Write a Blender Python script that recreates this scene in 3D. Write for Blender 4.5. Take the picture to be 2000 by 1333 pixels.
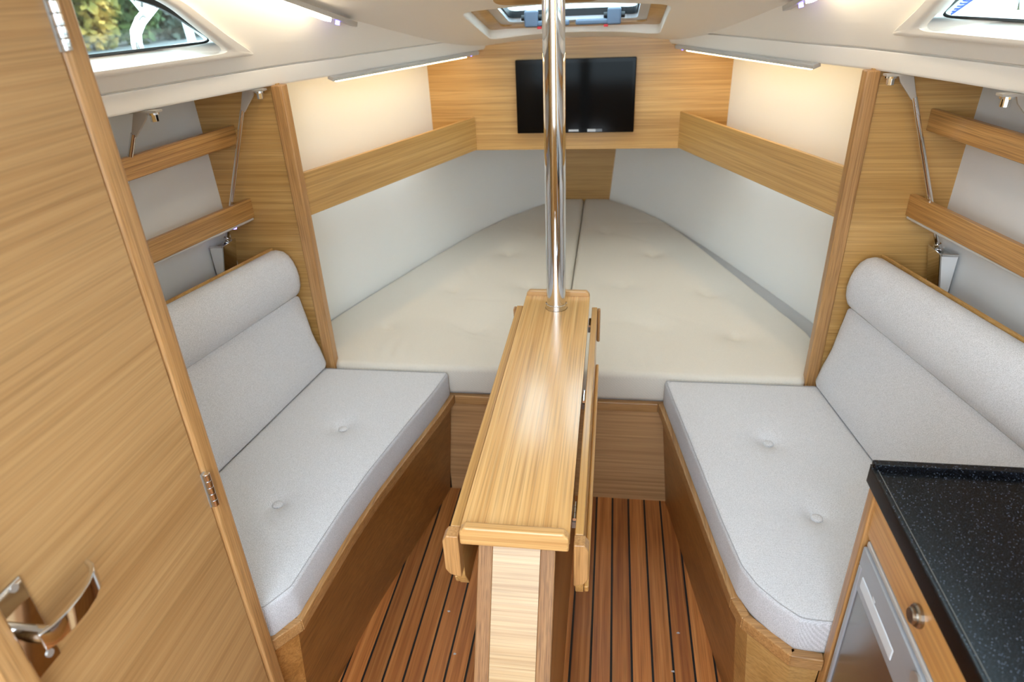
import bpy, bmesh, math, random
import numpy as np
from mathutils import Vector, Matrix

for o in list(bpy.data.objects):
    bpy.data.objects.remove(o)
SC = bpy.context.scene
COL = SC.collection
random.seed(7)

# ------------------------------------------------------------------ camera
CAM_POS = (0.14, 0.0, 1.535)
R_ROWS = ((0.9898, 0.0299, -0.1390), (0.1364, -0.4731, 0.8704), (-0.0397, -0.8805, -0.4724))
cam_d = bpy.data.cameras.new('camera')
cam = bpy.data.objects.new('camera', cam_d)
COL.objects.link(cam)
Rm = Matrix(R_ROWS)                      # world <- (right, down, forward)
right = (Rm @ Vector((1, 0, 0))).normalized()
back = -(Rm @ Vector((0, 0, 1))).normalized()
up = back.cross(right).normalized()
right = up.cross(back).normalized()
cam.matrix_world = Matrix(((right.x, up.x, back.x, CAM_POS[0]), (right.y, up.y, back.y, CAM_POS[1]),
                           (right.z, up.z, back.z, CAM_POS[2]), (0, 0, 0, 1)))
cam_d.sensor_fit = 'HORIZONTAL'
cam_d.sensor_width = 36.0
cam_d.lens = 1307.24 / 2000 * 36.0
cam_d.clip_start = 0.02
cam_d.clip_end = 300
cam_d.dof.use_dof = True
cam_d.dof.focus_distance = 1.42
cam_d.dof.aperture_fstop = 4.0
SC.camera = cam

# ------------------------------------------------------------------ world: even overcast sky
W = bpy.data.worlds.new('sky')
SC.world = W
W.use_nodes = True
wn = W.node_tree
bgn = wn.nodes.get('Background') or wn.nodes.new('ShaderNodeBackground')
bgn.inputs['Color'].default_value = (0.75, 0.875, 1.0, 1)
bgn.inputs["Strength"].default_value = 3.9

vs = SC.view_settings
vs.view_transform = 'Standard'
vs.look = 'None'
vs.gamma = 1.0
vs.use_curve_mapping = False
vs.exposure = 1.3
LED_WARM = (1.0, 0.74, 0.38)
LED_POWER = 11.0
LED_POWER_ROOF = 8.5
cy = SC.cycles
cy.max_bounces = 6
cy.diffuse_bounces = 4
cy.glossy_bounces = 4
cy.transmission_bounces = 4
cy.transparent_max_bounces = 6
cy.caustics_reflective = False
cy.caustics_refractive = False
cy.sample_clamp_indirect = 6.0
cy.use_adaptive_sampling = True
cy.adaptive_threshold = 0.05
cy.use_denoising = True
cy.use_light_tree = False

# ------------------------------------------------------------------ materials
def lin(c):
    return tuple(((v / 255) / 12.92 if v / 255 <= 0.04045 else ((v / 255 + 0.055) / 1.055) ** 2.4) for v in c) + (1.0,)

def new_mat(name):
    m = bpy.data.materials.new(name)
    m.use_nodes = True
    nt = m.node_tree
    b = nt.nodes['Principled BSDF']
    return m, nt, b

def plain(name, rgb, rough=0.5, metal=0.0, coat=0.0, bump=0.0, bscale=200.0, emit=None, estr=0.0):
    m, nt, b = new_mat(name)
    b.inputs['Base Color'].default_value = lin(rgb)
    b.inputs['Roughness'].default_value = rough
    b.inputs['Metallic'].default_value = metal
    b.inputs['Coat Weight'].default_value = coat
    if emit:
        b.inputs['Emission Color'].default_value = emit + (1.0,)
        b.inputs['Emission Strength'].default_value = estr
    if not bump: return m
    tc = nt.nodes.new('ShaderNodeTexCoord')
    n = nt.nodes.new('ShaderNodeTexNoise')
    n.inputs['Scale'].default_value = bscale
    n.inputs['Detail'].default_value = 1
    nt.links.new(tc.outputs['Object'], n.inputs['Vector'])
    mr = nt.nodes.new('ShaderNodeMapRange')
    mr.inputs['To Min'].default_value = max(0.0, rough - 0.04)
    mr.inputs['To Max'].default_value = min(1.0, rough + 0.04)
    nt.links.new(n.outputs['Fac'], mr.inputs['Value'])
    nt.links.new(mr.outputs['Result'], b.inputs['Roughness'])
    if bump:
        bp = nt.nodes.new('ShaderNodeBump')
        bp.inputs['Strength'].default_value = bump
        bp.inputs['Distance'].default_value = 0.002
        nt.links.new(n.outputs['Fac'], bp.inputs['Height'])
        nt.links.new(bp.outputs['Normal'], b.inputs['Normal'])
    return m

def wood(name, axis, light, mid, dark, ang=0.0, tilt=0.0, across=34.0, along=0.9, rough=0.38, coat=0.25, pores=0.38, rand=0.10, figure=0.0):
    """axis: grain direction in object space; ang: turn about z (radians) for slanted boards"""
    m, nt, b = new_mat(name)
    N = nt.nodes.new
    L = nt.links.new
    tc = N('ShaderNodeTexCoord')
    oi = N('ShaderNodeObjectInfo')
    mul = N('ShaderNodeVectorMath'); mul.operation = 'SCALE'
    mul.inputs[0].default_value = (3.7, 5.1, 7.3)
    L(oi.outputs['Random'], mul.inputs['Scale'])
    add = N('ShaderNodeVectorMath'); add.operation = 'ADD'
    rot = N('ShaderNodeVectorRotate'); rot.rotation_type = 'Z_AXIS'
    rot.inputs['Angle'].default_value = -ang
    L(tc.outputs['Object'], rot.inputs['Vector'])
    rx = N('ShaderNodeVectorRotate'); rx.rotation_type = 'X_AXIS'
    rx.inputs['Angle'].default_value = tilt
    L(rot.outputs['Vector'], rx.inputs['Vector'])
    L(rx.outputs['Vector'], add.inputs[0])
    L(mul.outputs['Vector'], add.inputs[1])
    def mapped(al, ac):
        mp = N('ShaderNodeMapping')
        s = [ac, ac, ac]
        s['xyz'.index(axis)] = al
        mp.inputs['Scale'].default_value = s
        L(add.outputs['Vector'], mp.inputs['Vector'])
        return mp
    # broad bands
    m1 = mapped(along * 0.6, across * 0.35)
    n1 = N('ShaderNodeTexNoise'); n1.inputs['Scale'].default_value = 1.0; n1.inputs['Detail'].default_value = 2; n1.inputs['Distortion'].default_value = 0.4 + figure
    L(m1.outputs['Vector'], n1.inputs['Vector'])
    m2 = mapped(along * 1.5, across * 5.0)
    n2 = N('ShaderNodeTexNoise'); n2.inputs['Scale'].default_value = 1.0; n2.inputs['Detail'].default_value = 2; n2.inputs['Roughness'].default_value = 0.6; n2.inputs['Distortion'].default_value = 0.25
    L(m2.outputs['Vector'], n2.inputs['Vector'])
    m3 = mapped(along * 9, across * 16)
    n3 = N('ShaderNodeTexNoise'); n3.inputs['Scale'].default_value = 1.0; n3.inputs['Detail'].default_value = 0
    L(m3.outputs['Vector'], n3.inputs['Vector'])
    mx = N('ShaderNodeMath'); mx.operation = 'MULTIPLY_ADD'
    mx.inputs[1].default_value = 0.42
    L(n1.outputs['Fac'], mx.inputs[0])
    h2 = N('ShaderNodeMath'); h2.operation = 'MULTIPLY'; h2.inputs[1].default_value = 0.58
    L(n2.outputs['Fac'], h2.inputs[0])
    L(h2.outputs[0], mx.inputs[2])
    cr = N('ShaderNodeValToRGB')
    e = cr.color_ramp.elements
    e[0].position = 0.34; e[0].color = lin(dark)
    e[1].position = 0.66; e[1].color = lin(light)
    em = cr.color_ramp.elements.new(0.5); em.color = lin(mid)
    L(mx.outputs[0], cr.inputs['Fac'])
    # pores
    pr = N('ShaderNodeMapRange')
    pr.inputs['From Min'].default_value = 0.30; pr.inputs['From Max'].default_value = 0.5
    pr.inputs['To Min'].default_value = 1.0 - pores * 0.45; pr.inputs['To Max'].default_value = 1.0
    L(n3.outputs['Fac'], pr.inputs['Value'])
    # per piece variation
    vr = N('ShaderNodeMapRange')
    vr.inputs['To Min'].default_value = 1.0 - rand; vr.inputs['To Max'].default_value = 1.0 + rand
    L(oi.outputs['Random'], vr.inputs['Value'])
    mm = N('ShaderNodeMath'); mm.operation = 'MULTIPLY'
    L(pr.outputs['Result'], mm.inputs[0]); L(vr.outputs['Result'], mm.inputs[1])
    mc = N('ShaderNodeVectorMath'); mc.operation = 'SCALE'
    L(cr.outputs['Color'], mc.inputs[0]); L(mm.outputs[0], mc.inputs['Scale'])
    L(mc.outputs['Vector'], b.inputs['Base Color'])
    b.inputs['Roughness'].default_value = rough
    b.inputs['Coat Weight'].default_value = coat
    b.inputs['Coat Roughness'].default_value = 0.16
    return m

OAKL, OAKM, OAKD = (207, 165, 104), (191, 148, 86), (169, 126, 67)
def oak(axis, ang=0.0, k=1.0, **kw):
    f = lambda c: tuple(min(255, v * k) for v in c)
    return wood('oak_%s_%.2f_%.2f' % (axis, ang, k), axis, f(OAKL), f(OAKM), f(OAKD), ang, **kw)
OX = oak('x'); OY = oak('y'); OZ = oak('z', rough=0.4)
OAK_TABLE = wood('oak_table', 'y', (234, 192, 132), (221, 174, 112), (202, 151, 88), across=24, along=0.5, rough=0.26, coat=0.6, pores=0.5)
OAK_TRIM = {a: wood('oak_solid_' + a, a, (198, 153, 101), (180, 134, 82), (152, 108, 62), across=60, along=2.0, rough=0.38, coat=0.35, pores=0.6) for a in 'xyz'}
OAK_PALE = wood('oak_pale_veneer', 'x', (202, 170, 126), (186, 152, 106), (162, 124, 78), across=55, along=1.2, rough=0.4, coat=0.2, pores=0.4)
TEAK = wood('teak_sole', 'y', (204, 136, 74), (180, 111, 54), (144, 80, 38), across=20, along=1.1, rough=0.5, coat=0.1, pores=0.4, rand=0.22, figure=0.8)
CAULK = plain('black_caulk', (18, 17, 18), 0.6)
GEL = plain('white_gelcoat', (238, 233, 225), 0.45)
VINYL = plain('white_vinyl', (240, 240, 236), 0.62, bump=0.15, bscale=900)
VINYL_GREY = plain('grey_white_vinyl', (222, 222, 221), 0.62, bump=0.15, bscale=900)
CHROME = plain('polished_steel', (222, 222, 222), 0.06, 1.0)
STEEL = plain('satin_steel', (190, 186, 180), 0.35, 0.6)
ALU = plain('aluminium', (200, 198, 195), 0.4, 0.3)
BLACK_GLOSS = plain('black_gloss', (6, 6, 7), 0.12, coat=0.5)
BLACK_GLOSS.node_tree.nodes['Principled BSDF'].inputs['Specular IOR Level'].default_value = 0.2
BLACK_GLOSS.node_tree.nodes['Principled BSDF'].inputs['Coat Weight'].default_value = 0.0
SCREEN = plain('dark_screen', (9, 10, 12), 0.1)
SCREEN.node_tree.nodes['Principled BSDF'].inputs['Specular IOR Level'].default_value = 0.15
RUBBER = plain('black_rubber', (14, 15, 18), 0.5)
GREY_PLASTIC = plain('blue_grey_plastic', (80, 92, 110), 0.45)
RED = plain('red_plastic', (214, 30, 40), 0.4)
WHITE_PRINT = plain('white_print', (190, 192, 196), 0.5)
FRIDGE_GREY = plain('silver_grey_plastic', (172, 178, 186), 0.33, 0.35)
FRIDGE_STEEL = plain('brushed_steel', (150, 148, 146), 0.24, 0.9)
DARK = plain('dark_void', (24, 20, 16), 0.8)
DIFF = plain('led_diffuser', (255, 240, 210), 0.5, emit=LED_WARM, estr=LED_POWER)
DIFF_ROOF = plain('led_diffuser_roof', (255, 240, 210), 0.5, emit=(1.0, 0.86, 0.64), estr=LED_POWER_ROOF)
DIFF_OFF = plain('unlit_diffuser', (190, 188, 186), 0.4)
BLUE_DOT = plain('blue_indicator', (60, 60, 255), 0.4, emit=(0.12, 0.10, 1.0), estr=6.0)
ROPE_W = plain('white_rope', (228, 230, 235), 0.8)
ROPE_B = plain('blue_rope', (28, 60, 140), 0.8)
WATER = plain('grey_water', (92, 106, 104), 0.35)
BANK = plain('grassy_bank', (70, 84, 50), 0.9, bump=0.5, bscale=3)

def fabric(name, rgb, pitch=0.0027, contrast=0.16, bump=0.35):
    m, nt, b = new_mat(name)
    N = nt.nodes.new; L = nt.links.new
    tc = N('ShaderNodeTexCoord')
    # woven threads: two crossing sets of ridges, loosened by a fine noise
    ro = N('ShaderNodeVectorRotate'); ro.rotation_type = 'EULER_XYZ'; ro.inputs['Rotation'].default_value = (0.58, 0.37, 0.82)
    L(tc.outputs['Object'], ro.inputs['Vector'])
    no = N('ShaderNodeTexNoise'); no.inputs['Scale'].default_value = 620; no.inputs['Detail'].default_value = 1
    L(ro.outputs['Vector'], no.inputs['Vector'])
    k = 2 * math.pi / pitch
    def ridge(w):
        dp = N('ShaderNodeVectorMath'); dp.operation = 'DOT_PRODUCT'
        L(tc.outputs['Object'], dp.inputs[0]); dp.inputs[1].default_value = tuple(k * c for c in w)
        ma = N('ShaderNodeMath'); ma.operation = 'MULTIPLY_ADD'; ma.inputs[1].default_value = 2.2
        L(no.outputs['Fac'], ma.inputs[0]); L(dp.outputs['Value'], ma.inputs[2])
        sn = N('ShaderNodeMath'); sn.operation = 'SINE'
        L(ma.outputs[0], sn.inputs[0])
        return sn
    r1 = ridge((0.62, 1.0, 0.75)); r2 = ridge((0.80, -0.55, 0.95))
    pm = N('ShaderNodeMath'); pm.operation = 'MULTIPLY'
    L(r1.outputs[0], pm.inputs[0]); L(r2.outputs[0], pm.inputs[1])
    ad = N('ShaderNodeMath'); ad.operation = 'MULTIPLY_ADD'; ad.inputs[1].default_value = 0.22
    L(pm.outputs[0], ad.inputs[0]); L(no.outputs['Fac'], ad.inputs[2])
    mr = N('ShaderNodeMapRange')
    mr.inputs['From Min'].default_value = 0.15; mr.inputs['From Max'].default_value = 0.85
    mr.inputs['To Min'].default_value = 1 + contrast; mr.inputs['To Max'].default_value = 1 - contrast
    L(ad.outputs[0], mr.inputs['Value'])
    sc = N('ShaderNodeVectorMath'); sc.operation = 'SCALE'
    sc.inputs[0].default_value = lin(rgb)[:3]
    L(mr.outputs['Result'], sc.inputs['Scale'])
    L(sc.outputs['Vector'], b.inputs['Base Color'])
    bp = N('ShaderNodeBump'); bp.inputs['Strength'].default_value = bump; bp.inputs['Distance'].default_value = 0.0012
    bp.invert = True
    L(ad.outputs[0], bp.inputs['Height']); L(bp.outputs['Normal'], b.inputs['Normal'])
    b.inputs['Roughness'].default_value = 0.92
    b.inputs['Sheen Weight'].default_value = 0.2
    b.inputs['Specular IOR Level'].default_value = 0.2
    return m
FAB = fabric('grey_woven_fabric', (206, 206, 209), contrast=0.34, bump=0.6)
FAB_D = fabric('grey_piping', (168, 168, 170), contrast=0.1)
FAB_M = fabric('mattress_fabric', (215, 208, 195), pitch=0.0018, contrast=0.08, bump=0.2)
FAB_BASE = fabric('berth_lining_and_shade', (176, 174, 172), contrast=0.06, bump=0.1)  # board lining; its grey also paints the shaded mattress edge on the side strips

def counter_mat():
    m, nt, b = new_mat('black_speckled_worktop')
    N = nt.nodes.new; L = nt.links.new
    tc = N('ShaderNodeTexCoord')
    def flecks(scale, thr, col, prev):
        v = N('ShaderNodeTexVoronoi'); v.inputs['Scale'].default_value = scale
        L(tc.outputs['Object'], v.inputs['Vector'])
        sepx = N('ShaderNodeSeparateColor'); L(v.outputs['Color'], sepx.inputs[0])
        t1 = N('ShaderNodeMath'); t1.operation = 'LESS_THAN'; t1.inputs[1].default_value = 0.33
        L(v.outputs['Distance'], t1.inputs[0])
        t2 = N('ShaderNodeMath'); t2.operation = 'GREATER_THAN'; t2.inputs[1].default_value = thr
        L(sepx.outputs[0], t2.inputs[0])
        t = N('ShaderNodeMath'); t.operation = 'MULTIPLY'
        L(t1.outputs[0], t.inputs[0]); L(t2.outputs[0], t.inputs[1])
        mix = N('ShaderNodeMix'); mix.data_type = 'RGBA'
        L(t.outputs[0], mix.inputs['Factor'])
        if prev is None: mix.inputs['A'].default_value = lin((10, 11, 14))
        else: L(prev, mix.inputs['A'])
        mix.inputs['B'].default_value = lin(col)
        return mix.outputs['Result']
    c = flecks(640, 0.5, (40, 46, 56), None)
    c = flecks(430, 0.84, (86, 95, 110), c)
    L(c, b.inputs['Base Color'])
    b.inputs['Roughness'].default_value = 0.26
    b.inputs['Specular IOR Level'].default_value = 0.3
    return m
WORKTOP = counter_mat()

def glass_mat(name, tint, gloss=0.06):
    m = bpy.data.materials.new(name); m.use_nodes = True
    nt = m.node_tree; nt.nodes.clear()
    o = nt.nodes.new('ShaderNodeOutputMaterial')
    t = nt.nodes.new('ShaderNodeBsdfTransparent'); t.inputs['Color'].default_value = lin(tint)
    g = nt.nodes.new('ShaderNodeBsdfGlossy'); g.inputs['Roughness'].default_value = 0.03
    mx = nt.nodes.new('ShaderNodeMixShader'); mx.inputs['Fac'].default_value = gloss
    nt.links.new(t.outputs[0], mx.inputs[1]); nt.links.new(g.outputs[0], mx.inputs[2])
    nt.links.new(mx.outputs[0], o.inputs['Surface'])
    return m
GLASS = glass_mat('window_glass', (226, 236, 236))

def leaf_mat(name, c1, c2):
    m, nt, b = new_mat(name)
    tc = nt.nodes.new('ShaderNodeTexCoord')
    n = nt.nodes.new('ShaderNodeTexNoise'); n.inputs['Scale'].default_value = 0.9; n.inputs['Detail'].default_value = 5
    nt.links.new(tc.outputs['Object'], n.inputs['Vector'])
    cr = nt.nodes.new('ShaderNodeValToRGB')
    cr.color_ramp.elements[0].position = 0.42; cr.color_ramp.elements[0].color = lin(c1)
    cr.color_ramp.elements[1].position = 0.58; cr.color_ramp.elements[1].color = lin(c2)
    nt.links.new(n.outputs['Fac'], cr.inputs['Fac'])
    nt.links.new(cr.outputs['Color'], b.inputs['Base Color'])
    b.inputs['Roughness'].default_value = 0.7
    return m

# ------------------------------------------------------------------ object helpers
WLOC = {}
def empty(name, loc, label=None, cat=None, group=None, kind=None):
    o = bpy.data.objects.new(name, None)
    o.empty_display_size = 0.05
    COL.objects.link(o)
    o.location = loc
    WLOC[o] = Vector(loc)
    tag(o, label, cat, group, kind)
    return o

def tag(o, label=None, cat=None, group=None, kind=None):
    if label: o['label'] = label
    if cat: o['category'] = cat
    if group: o['group'] = group
    if kind: o['kind'] = kind
    return o

def mesh(name, verts, faces, mat, parent=None, bevel=0.0, seg=2, smooth=False, label=None, cat=None, group=None, kind=None, origin=None):
    V = np.array([tuple(v) for v in verts], float)
    lo, hi = V.min(0), V.max(0)
    c = Vector(((lo[0] + hi[0]) / 2, (lo[1] + hi[1]) / 2, lo[2])) if origin is None else Vector(origin)
    me = bpy.data.meshes.new(name)
    me.from_pydata([(v[0] - c.x, v[1] - c.y, v[2] - c.z) for v in V], [], [list(f) for f in faces])
    bm = bmesh.new(); bm.from_mesh(me)
    bmesh.ops.recalc_face_normals(bm, faces=bm.faces)
    bm.to_mesh(me); bm.free()
    me.materials.append(mat)
    o = bpy.data.objects.new(name, me)
    COL.objects.link(o)
    WLOC[o] = c
    if parent is not None:
        o.parent = parent
        o.location = c - WLOC[parent]
    else:
        o.location = c
    if smooth:
        for p in me.polygons: p.use_smooth = True
        me.set_sharp_from_angle(angle=math.radians(48))
    if bevel:
        b = o.modifiers.new('bevel', 'BEVEL')
        b.width = bevel; b.segments = seg; b.limit_method = 'ANGLE'; b.angle_limit = math.radians(28)
        for p in me.polygons: p.use_smooth = True
        wn_ = o.modifiers.new('normals', 'WEIGHTED_NORMAL')
        wn_.keep_sharp = False
    tag(o, label, cat, group, kind)
    return o

def join(*geos):
    V, F = [], []
    for v, f in geos:
        n = len(V); V += list(v); F += [tuple(i + n for i in q) for q in f]
    return V, F

def box(x0, x1, y0, y1, z0, z1):
    v = [(x, y, z) for z in (z0, z1) for y in (y0, y1) for x in (x0, x1)]
    return v, [(0, 2, 3, 1), (4, 5, 7, 6), (0, 1, 5, 4), (2, 6, 7, 3), (0, 4, 6, 2), (1, 3, 7, 5)]

def prism(poly, axis, a, b):
    """poly of 2-D points in the two other axes (cyclic order yz / xz / xy), extruded a..b along axis"""
    mk = {'x': lambda p, t: (t, p[0], p[1]), 'y': lambda p, t: (p[0], t, p[1]), 'z': lambda p, t: (p[0], p[1], t)}[axis]
    n = len(poly)
    v = [mk(p, a) for p in poly] + [mk(p, b) for p in poly]
    f = [tuple(range(n)), tuple(range(2 * n - 1, n - 1, -1))]
    f += [(i, i + n, (i + 1) % n + n, (i + 1) % n) for i in range(n)]
    return v, f

def grid(rows, close=False):
    """rows: list of equal-length point lists -> quads"""
    n = len(rows[0]); V = [p for r in rows for p in r]; F = []
    for i in range(len(rows) - 1):
        for j in range(n if close else n - 1):
            k = (j + 1) % n
            F.append((i * n + j, i * n + k, (i + 1) * n + k, (i + 1) * n + j))
    return V, F

def slab(rows, off):
    """closed thick sheet: rows of points plus offset vector function off(p)->Vector"""
    a, fa = grid(rows)
    b = [tuple(Vector(p) + Vector(off(p))) for p in a]
    n = len(a); nr = len(rows); nc = len(rows[0])
    F = list(fa) + [tuple(i + n for i in reversed(q)) for q in fa]
    rim = [j for j in range(nc)] + [i * nc + nc - 1 for i in range(1, nr)] + [(nr - 1) * nc + j for j in range(nc - 2, -1, -1)] + [i * nc for i in range(nr - 2, 0, -1)]
    for i in range(len(rim)):
        p, q = rim[i], rim[(i + 1) % len(rim)]
        F.append((p, q, q + n, p + n))
    return a + b, F

def tube(path, r, n=12, cap=True):
    P = [Vector(p) for p in path]
    rr = r if isinstance(r, (list, tuple)) else [r] * len(P)
    rows = []
    t = (P[1] - P[0]).normalized()
    ref = Vector((0, 0, 1)) if abs(t.z) < 0.9 else Vector((1, 0, 0))
    u = t.cross(ref).normalized()
    for i, p in enumerate(P):
        t = ((P[min(i + 1, len(P) - 1)] - P[max(i - 1, 0)])).normalized()
        u = (u - t * u.dot(t)).normalized()
        w = t.cross(u)
        rows.append([tuple(p + (u * math.cos(a) + w * math.sin(a)) * rr[i]) for a in [2 * math.pi * k / n for k in range(n)]])
    V, F = grid(rows, True)
    if cap:
        F.append(tuple(reversed(range(n)))); F.append(tuple(range((len(P) - 1) * n, len(P) * n)))
    return V, F

def cyl(p0, p1, r, n=20):
    return tube([p0, p1], r, n)

def sweep(path, sect, cap=True):
    """sweep section of (side, up) offsets along a horizontal path of (x,y,z); side = left normal in plan"""
    P = [Vector(p) for p in path]; rows = []
    for i, p in enumerate(P):
        d0 = (P[i] - P[i - 1]) if i else (P[1] - P[0])
        d1 = (P[i + 1] - P[i]) if i < len(P) - 1 else d0
        n0 = Vector((-d0.y, d0.x, 0)).normalized(); n1 = Vector((-d1.y, d1.x, 0)).normalized()
        m = (n0 + n1).normalized(); k = 1 / max(0.4, m.dot(n0))
        rows.append([tuple(p + m * (s * k) + Vector((0, 0, h))) for s, h in sect])
    V, F = grid(rows, True)
    n = len(sect)
    if cap:
        F.append(tuple(reversed(range(n)))); F.append(tuple(range((len(P) - 1) * n, len(P) * n)))
    return V, F

def rounded(poly, r, n=5):
    """round the corners of a 2-D polygon; r scalar or list"""
    out = []; N = len(poly)
    for i in range(N):
        p = Vector(poly[i]); a = Vector(poly[i - 1]); b = Vector(poly[(i + 1) % N])
        rr = r[i] if isinstance(r, (list, tuple)) else r
        da = (a - p); db = (b - p)
        k = min(rr, da.length * 0.45, db.length * 0.45)
        if k < 1e-5: out.append(tuple(p)); continue
        s = p + da.normalized() * k; e = p + db.normalized() * k
        for t in [j / n for j in range(n + 1)]:
            q = s * (1 - t) ** 2 + p * 2 * t * (1 - t) + e * t * t
            out.append(tuple(q))
    return out

def resample(poly, step):
    out = []; N = len(poly)
    for i in range(N):
        a = np.array(poly[i]); b = np.array(poly[(i + 1) % N]); d = np.linalg.norm(b - a)
        k = max(1, int(round(d / step)))
        for j in range(k): out.append(tuple(a + (b - a) * j / k))
    return out

def inset(poly, d):
    """offset a (counter-clockwise) polygon inward"""
    P = np.array(poly, float); n = len(P); out = []
    for i in range(n):
        e0 = P[i] - P[i - 1]; e1 = P[(i + 1) % n] - P[i]
        a = np.array([-e0[1], e0[0]]) / (np.linalg.norm(e0) + 1e-9); b = np.array([-e1[1], e1[0]]) / (np.linalg.norm(e1) + 1e-9)
        m = a + b; m /= (np.linalg.norm(m) + 1e-9); k = 1 / max(0.5, float(m @ a))
        out.append(tuple(P[i] + m * d * k))
    return out

def ccw(poly):
    A = sum(poly[i][0] * poly[(i + 1) % len(poly)][1] - poly[(i + 1) % len(poly)][0] * poly[i][1] for i in range(len(poly)))
    return list(poly) if A > 0 else list(reversed(poly))

def cushion_geo(poly, z0, z1, r=0.016, crown=0.004, zfun=None, step=0.012, rings=26, corner=0.012):
    poly = resample(rounded(ccw(poly), corner, 5), step)
    c = np.mean(np.array(poly), axis=0)
    layers = [(0.012, z0), (0.003, z0 + 0.006), (0.0, z0 + 0.016)]
    layers += [(0.0, z0 + (z1 - r - z0) * 0.6), (0.0, z1 - r)]
    for k in range(1, 7):
        a = math.pi / 2 * k / 6
        layers.append((r * (1 - math.cos(a)), z1 - r + r * math.sin(a)))
    rows = []; edge = None
    for d, z in layers:
        q = inset(poly, d) if d else poly
        rows.append([(p[0], p[1], z) for p in q])
        edge = q
    n = len(poly)
    V, F = grid(rows, True)
    F.append(tuple(range(n)))
    # top sheet: constrained triangulation of the rim plus a regular lattice inside it
    E = np.array(edge); rim0 = (len(rows) - 1) * n
    lo, hi = E.min(0), E.max(0)
    pts = [Vector((float(p[0]), float(p[1]))) for p in edge]
    nxt = np.roll(E, -1, axis=0); D = nxt - E; LL = (D ** 2).sum(1) + 1e-12
    def signed(p):
        w = np.array(p) - E
        t = np.clip((w * D).sum(1) / LL, 0, 1)
        d = np.sqrt(((w - D * t[:, None]) ** 2).sum(1)).min()
        c = ((E[:, 1] > p[1]) != (nxt[:, 1] > p[1])) & (p[0] < D[:, 0] * (p[1] - E[:, 1]) / (D[:, 1] + 1e-15) + E[:, 0])
        return d if c.sum() % 2 else -d
    depth = [0.0] * n
    gy = lo[1]; k = 0
    while gy < hi[1]:
        gx = lo[0] + (k % 2) * step / 2
        while gx < hi[0]:
            d = signed((gx, gy))
            if d > step * 0.45:
                pts.append(Vector((float(gx), float(gy)))); depth.append(d)
            gx += step
        gy += step * 0.87; k += 1
    from mathutils.geometry import delaunay_2d_cdt
    cv, ce, cf, ov, oe, of = delaunay_2d_cdt(pts, [], [list(range(n))], 1, 1e-6)
    base = len(V); idx = []
    for i, v in enumerate(cv):
        src = ov[i]
        j = min(src) if src else None
        if j is not None and j < n:
            idx.append(rim0 + j); continue
        d = depth[j] if j is not None else 0.0
        w = 1 - math.exp(-d / 0.03)
        z = z1 + crown * (1 - math.exp(-d / 0.06)) + (zfun(v[0], v[1]) * w if zfun else 0.0)
        idx.append(base); base += 1
        V.append((v[0], v[1], z))
    for f in cf: F.append(tuple(idx[i] for i in f))
    return V, F, [(p[0], p[1]) for p in inset(poly, r * 0.3)]

SM = lambda a, b, t: a + (b - a) * t
def ip(y, ys, xs): return float(np.interp(y, ys, xs))

# ------------------------------------------------------------------ hull shape (x half-widths; boat centre line is x = 0)
def L0(y):   # lower lip of the side deck liner
    return ip(y, [-0.5, 0.6, 1.1, 1.32, 1.53, 1.78, 1.95, 2.3, 2.64, 2.8], [1.06, 1.04, 0.965, 0.888, 0.825, 0.735, 0.645, 0.485, 0.335, 0.27])
def hull(y):  # saloon topsides
    return ip(y, [-0.5, 0.8, 1.76, 1.9], [1.22, 1.165, 0.975, 0.945])
HB_Y = [1.70, 1.79, 2.06, 2.16, 2.45, 2.71, 2.9, 3.06, 3.26, 3.43, 3.51, 3.60, 3.64]
HB_X = [0.985, 0.955, 0.872, 0.842, 0.735, 0.632, 0.562, 0.495, 0.375, 0.272, 0.208, 0.118, 0.08]
HB_C = np.polyfit(HB_Y, HB_X, 5)
def bow(y): return float(np.polyval(HB_C, y))
Y_BH = 1.762       # aft face of the half bulkheads
Y_TV = 2.64        # aft face of the TV bulkhead
Z_LIP = 1.32

# ------------------------------------------------------------------ floor
fl = mesh('floor', *box(-1.25, 1.25, -0.6, 3.7, -0.03, -0.002), CAULK, kind='structure',
          label='reddish teak cabin sole with black caulked seams between planks', cat='floor')
PITCH, GAP = 0.0517, 0.0058
x0 = 0.0740 - PITCH * 20
pl_me = None
for i in range(40):
    xa = x0 + PITCH * i + GAP / 2; xb = xa + PITCH - GAP
    if xb < -0.62 or xa > 0.62: continue
    if pl_me is None:
        o = mesh('plank', *box(xa, xb, -0.5, 1.75, -0.0019, 0.0), TEAK, parent=fl)
        pl_me = o.data
        base = o.location.copy(); xm = (xa + xb) / 2
    else:
        o = bpy.data.objects.new('plank', pl_me); COL.objects.link(o); o.parent = fl
        o.location = (base.x + (xa + xb) / 2 - xm, base.y, base.z)

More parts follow.
